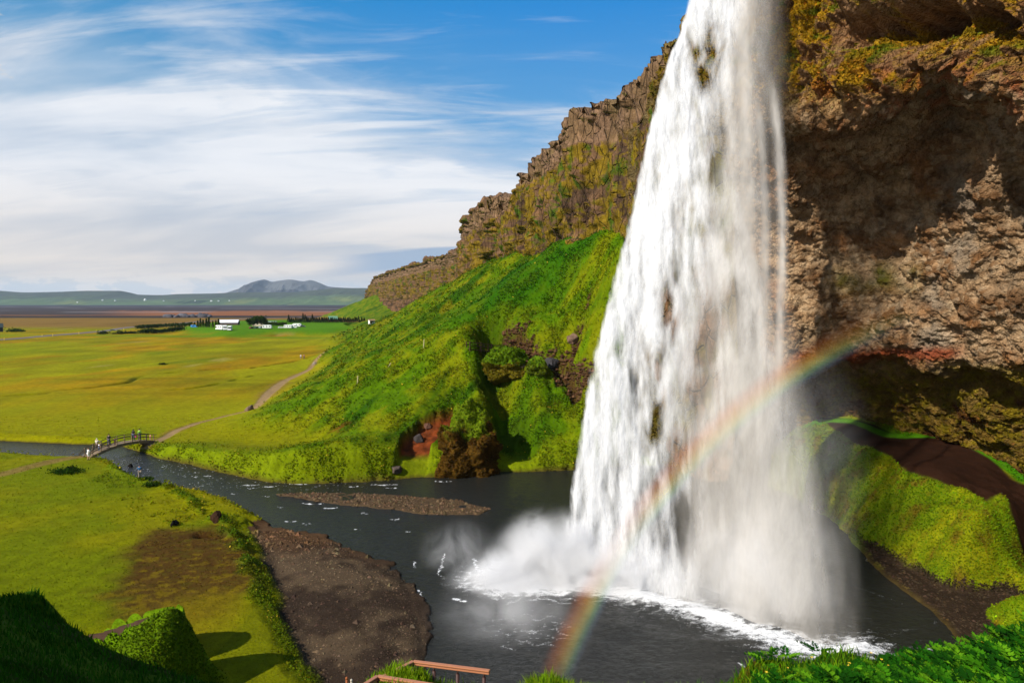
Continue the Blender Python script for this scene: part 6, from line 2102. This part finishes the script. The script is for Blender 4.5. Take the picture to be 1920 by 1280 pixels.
def car(loc, rz, label, col, van=False, group='cars parked among the caravans'):
    root = empty('parked_car' if not van else 'van', tuple(loc), rz)
    tag(root, label, 'van' if van else 'car', group)
    if van:
        prof = [(-2.4, .35), (-2.4, 1.9), (-2.2, 2.05), (1.2, 2.05), (1.9, 1.3), (2.5, 1.1), (2.6, .4)]
    else:
        prof = [(-2.2, .35), (-2.25, .95), (-1.9, 1.05), (-1.5, 1.5), (.5, 1.5), (1.2, 1.0), (2.1, .88), (2.25, .4)]
    mb = MB(); prism(mb, prof, -.88, .88); mb.build('body', paint(col), root, bevel=.08)
    for sy in (-.885, .885):
        mb = MB(); prism(mb, [(-1.4, 1.05), (-1.25, 1.4 if not van else 1.7), (.4, 1.4 if not van else 1.7), (.85, 1.05)], sy - .012, sy + .012); mb.build('window', M_GLASS, root)
        for x_ in (-1.4, 1.4):
            wheel(root, x_, sy * .92, .32)
    mb = MB()
    x0_, z0_, x1_, z1_ = (.56, 1.46, 1.16, 1.03) if not van else (1.25, 2.0, 1.88, 1.34)
    mb.poly([(x0_ + .01, -.75, z0_ + .02), (x1_ + .01, -.8, z1_ + .02), (x1_ + .01, .8, z1_ + .02), (x0_ + .01, .75, z0_ + .02)], [(0, 1, 2, 3)]); mb.build('windscreen', M_GLASS, root)
    for sy in (-.6, .6):
        mb = MB(); mb.box(2.2 if not van else 2.55, 2.28 if not van else 2.63, sy - .14, sy + .14, .62, .78); mb.build('headlight', M_METAL, root)
    return root


motorhome(gz(413, 619), 2.6, 'white motorhome at the back left of the three parked together', 1.15)
motorhome(gz(422, 621.5), -1.2, 'white motorhome in front of the three parked together', 1.15)
motorhome(gz(431, 619.5), -1.3, 'white motorhome at the right of the three parked together', 1.1)
caravan(gz(501, 616.5), 0.05, 'white caravan alone right of the farmhouse trees', 6.0, 1.1)
caravan(gz(540, 615.8), 0.0, 'white caravan at the left of the caravan group, beside the white car', 5.6, 1.05)
caravan(gz(549, 615.6), 0.1, 'white caravan in front of the caravan group', 5.6, 1.1)
caravan(gz(557, 613), -.05, 'white caravan behind the others with its roof showing', 6.2, 1.1)
car(gz(472, 616.2), 1.2, 'dark red car left of the parked dark cars under the trees', (.12, .03, .02))
car(gz(481, 616.2), 1.3, 'dark green car parked under the farmhouse trees', (.03, .05, .04))
car(gz(489, 616.0), 1.4, 'silver car parked close to the lone caravan', (.30, .32, .34))
car(gz(527, 615.5), .2, 'white car at the left of the caravan group', (.70, .70, .70))
car(gz(568, 613.2), .1, 'dark grey car at the right of the caravan group', (.04, .04, .05))
car(gz(364, 614.5), .1, 'bright blue van at the end of the long hedge', (.05, .30, .75), True, 'vehicles left of the camp')
car(gz(275, 614, 1.4), .3, 'small white car driving on the road across the meadow', (.62, .68, .80), False, 'cars on the road')
car(gz(212, 620.5, 1.4), .3, 'grey car on the road near the left bushes', (.10, .12, .10), False, 'cars on the road')


def house(u, v, w_, d_, hw_, hr, rz, label, wall, roof, name='farm_building', cat='building', nwin=3, z=4.0, door=True):
    q = gz(u, v, z)
    root = empty(name, tuple(q), rz); tag(root, label, cat)
    mb = MB(); prism(mb, [(-d_ / 2, -.3), (-d_ / 2, hw_), (0, hw_ + hr), (d_ / 2, hw_), (d_ / 2, -.3)], -w_ / 2, w_ / 2)
    wo_ = mb.build('wall', simple('wall_paint', wall, .85), root); wo_.rotation_euler = (0, 0, math.pi / 2)
    mr = MB()
    for s in (-1, 1):
        mr.poly([(-w_ / 2 - .3, s * 0.0, hw_ + hr + .18), (w_ / 2 + .3, 0, hw_ + hr + .18), (w_ / 2 + .3, s * (d_ / 2 + .35), hw_ - .05), (-w_ / 2 - .3, s * (d_ / 2 + .35), hw_ - .05),
                 (-w_ / 2 - .3, 0, hw_ + hr + .04), (w_ / 2 + .3, 0, hw_ + hr + .04), (w_ / 2 + .3, s * (d_ / 2 + .35), hw_ - .19), (-w_ / 2 - .3, s * (d_ / 2 + .35), hw_ - .19)],
                [(0, 1, 2, 3), (7, 6, 5, 4), (0, 4, 5, 1), (1, 5, 6, 2), (2, 6, 7, 3), (3, 7, 4, 0)])
    mr.build('roof', simple('roof_sheet', roof, .5, var=.06, scale=2), root)
    for i in range(nwin):
        x0 = -w_ / 2 + w_ * (i + .5) / nwin - .5
        mw = MB(); mw.box(x0, x0 + 1.0, -d_ / 2 - .03, -d_ / 2 + .02, hw_ * .4, hw_ * .8); mw.build('window', M_GLASS, root)
    if door:
        mw = MB(); mw.box(-w_ / 2 + .3, -w_ / 2 + 1.3, -d_ / 2 - .04, -d_ / 2 + .02, 0, hw_ * .8); mw.build('door', M_WOODD, root)
    return root


house(430, 609, 16, 8, 2.2, 2.2, .15, 'long low farm shed with a white roof behind the motorhomes', (.10, .06, .05), (.72, .72, .74), nwin=2)
house(485, 611, 9, 6, 3.0, 2.0, .1, 'cream farmhouse half hidden under the broad trees', (.70, .62, .48), (.20, .10, .06), 'farmhouse', 'house')
house(509, 607.5, 9, 4, 1.8, .6, 0, 'low grey green shed behind the lone caravan', (.12, .16, .12), (.26, .32, .26), nwin=2)
house(624, 603, 9, 7, 2.6, 3.2, .3, 'red cabin with a green roof in the conifer belt', (.26, .09, .05), (.12, .26, .16), 'cabin', 'cabin')
house(-4, 622, 6.5, 7, 3.6, 3.0, .6, 'black gabled barn at the left edge of the meadow', (.018, .022, .020), (.030, .045, .040), 'barn', 'barn', 1, 1.0)
house(697, 628, 3.0, 2.6, 2.0, .35, .5, 'tiny white hut with a rusty roof where the slope meets the meadow', (.78, .78, .76), (.34, .18, .08), 'hut', 'hut', 1, 2.0)
M_YPOST = simple('yellow_marker', (.70, .50, .04), .6)
yp = None
for i, (u, v) in enumerate([(8, 637.5), (79, 631), (99, 630.5), (148, 626.5), (181, 622.5), (232, 619), (286, 613.5), (320, 609)]):
    q = gz(u, v, 1.2)
    if yp is None:
        mb = MB(); mb.tube((0, 0, -.2), (0, 0, 1.5), .16, .14, 8); mb.box(-.18, .18, -.03, .03, 1.2, 1.55)
        yp = mb.build('marker_post', M_YPOST); o = yp
        tag(o, 'yellow roadside marker post at the edge of the road', 'post', 'yellow marker posts along the road')
    else:
        o = yp.copy(); COL.objects.link(o)
    o.location = q
fh_ = None
for i, (u, v, s_) in enumerate([(64, 570.5, 16), (145, 567, 14), (192, 563, 14), (216, 564, 16), (272, 562.5, 26), (162, 571, 14), (307, 564, 12), (366, 564, 14), (396, 564.5, 16), (410, 564.5, 14), (430, 564, 16), (339, 570, 16)]):
    q = PT(u, v, 8300)
    if fh_ is None:
        fh_ = empty('far_farmhouse', tuple(q)); tag(fh_, 'tiny white farmhouse on the green hills across the plain', 'farmhouse', 'white farmhouses on the far hills')
        mb = MB(); prism(mb, [(-4, -3), (-4, 4), (0, 8), (4, 4), (4, -3)], -8, 8); w1_ = mb.build('wall', M_WHITE, fh_)
        mb = MB(); mb.poly([(-5, -8.5, 3.2), (0, -8.5, 8.4), (0, 8.5, 8.4), (-5, 8.5, 3.2), (5, -8.5, 3.2), (5, 8.5, 3.2)], [(0, 1, 2, 3), (1, 4, 5, 2)]); mb.build('roof', simple('far_roof', (.5, .5, .5), .6), fh_)
        o = fh_
    else:
        o = copy_tree(fh_)
    o.location = q; o.scale = (s_ / 12,) * 3; o.rotation_euler = (0, 0, i)

# ------------------------------------------------------------------ the air
m, t = mat_new('air')
pv = t.add('ShaderNodeVolumePrincipled', ins={'Color': (.62, .80, 1.0, 1), 'Density': 2.6e-5, 'Anisotropy': 0.0})
t.add('ShaderNodeOutputMaterial', ins={1: pv.outputs[0]})
mb = MB(); mb.box(-26000, 26000, -300, 26000, -40, 700)
hzo = mb.build('haze', m)
tag(hzo, kind='stuff')
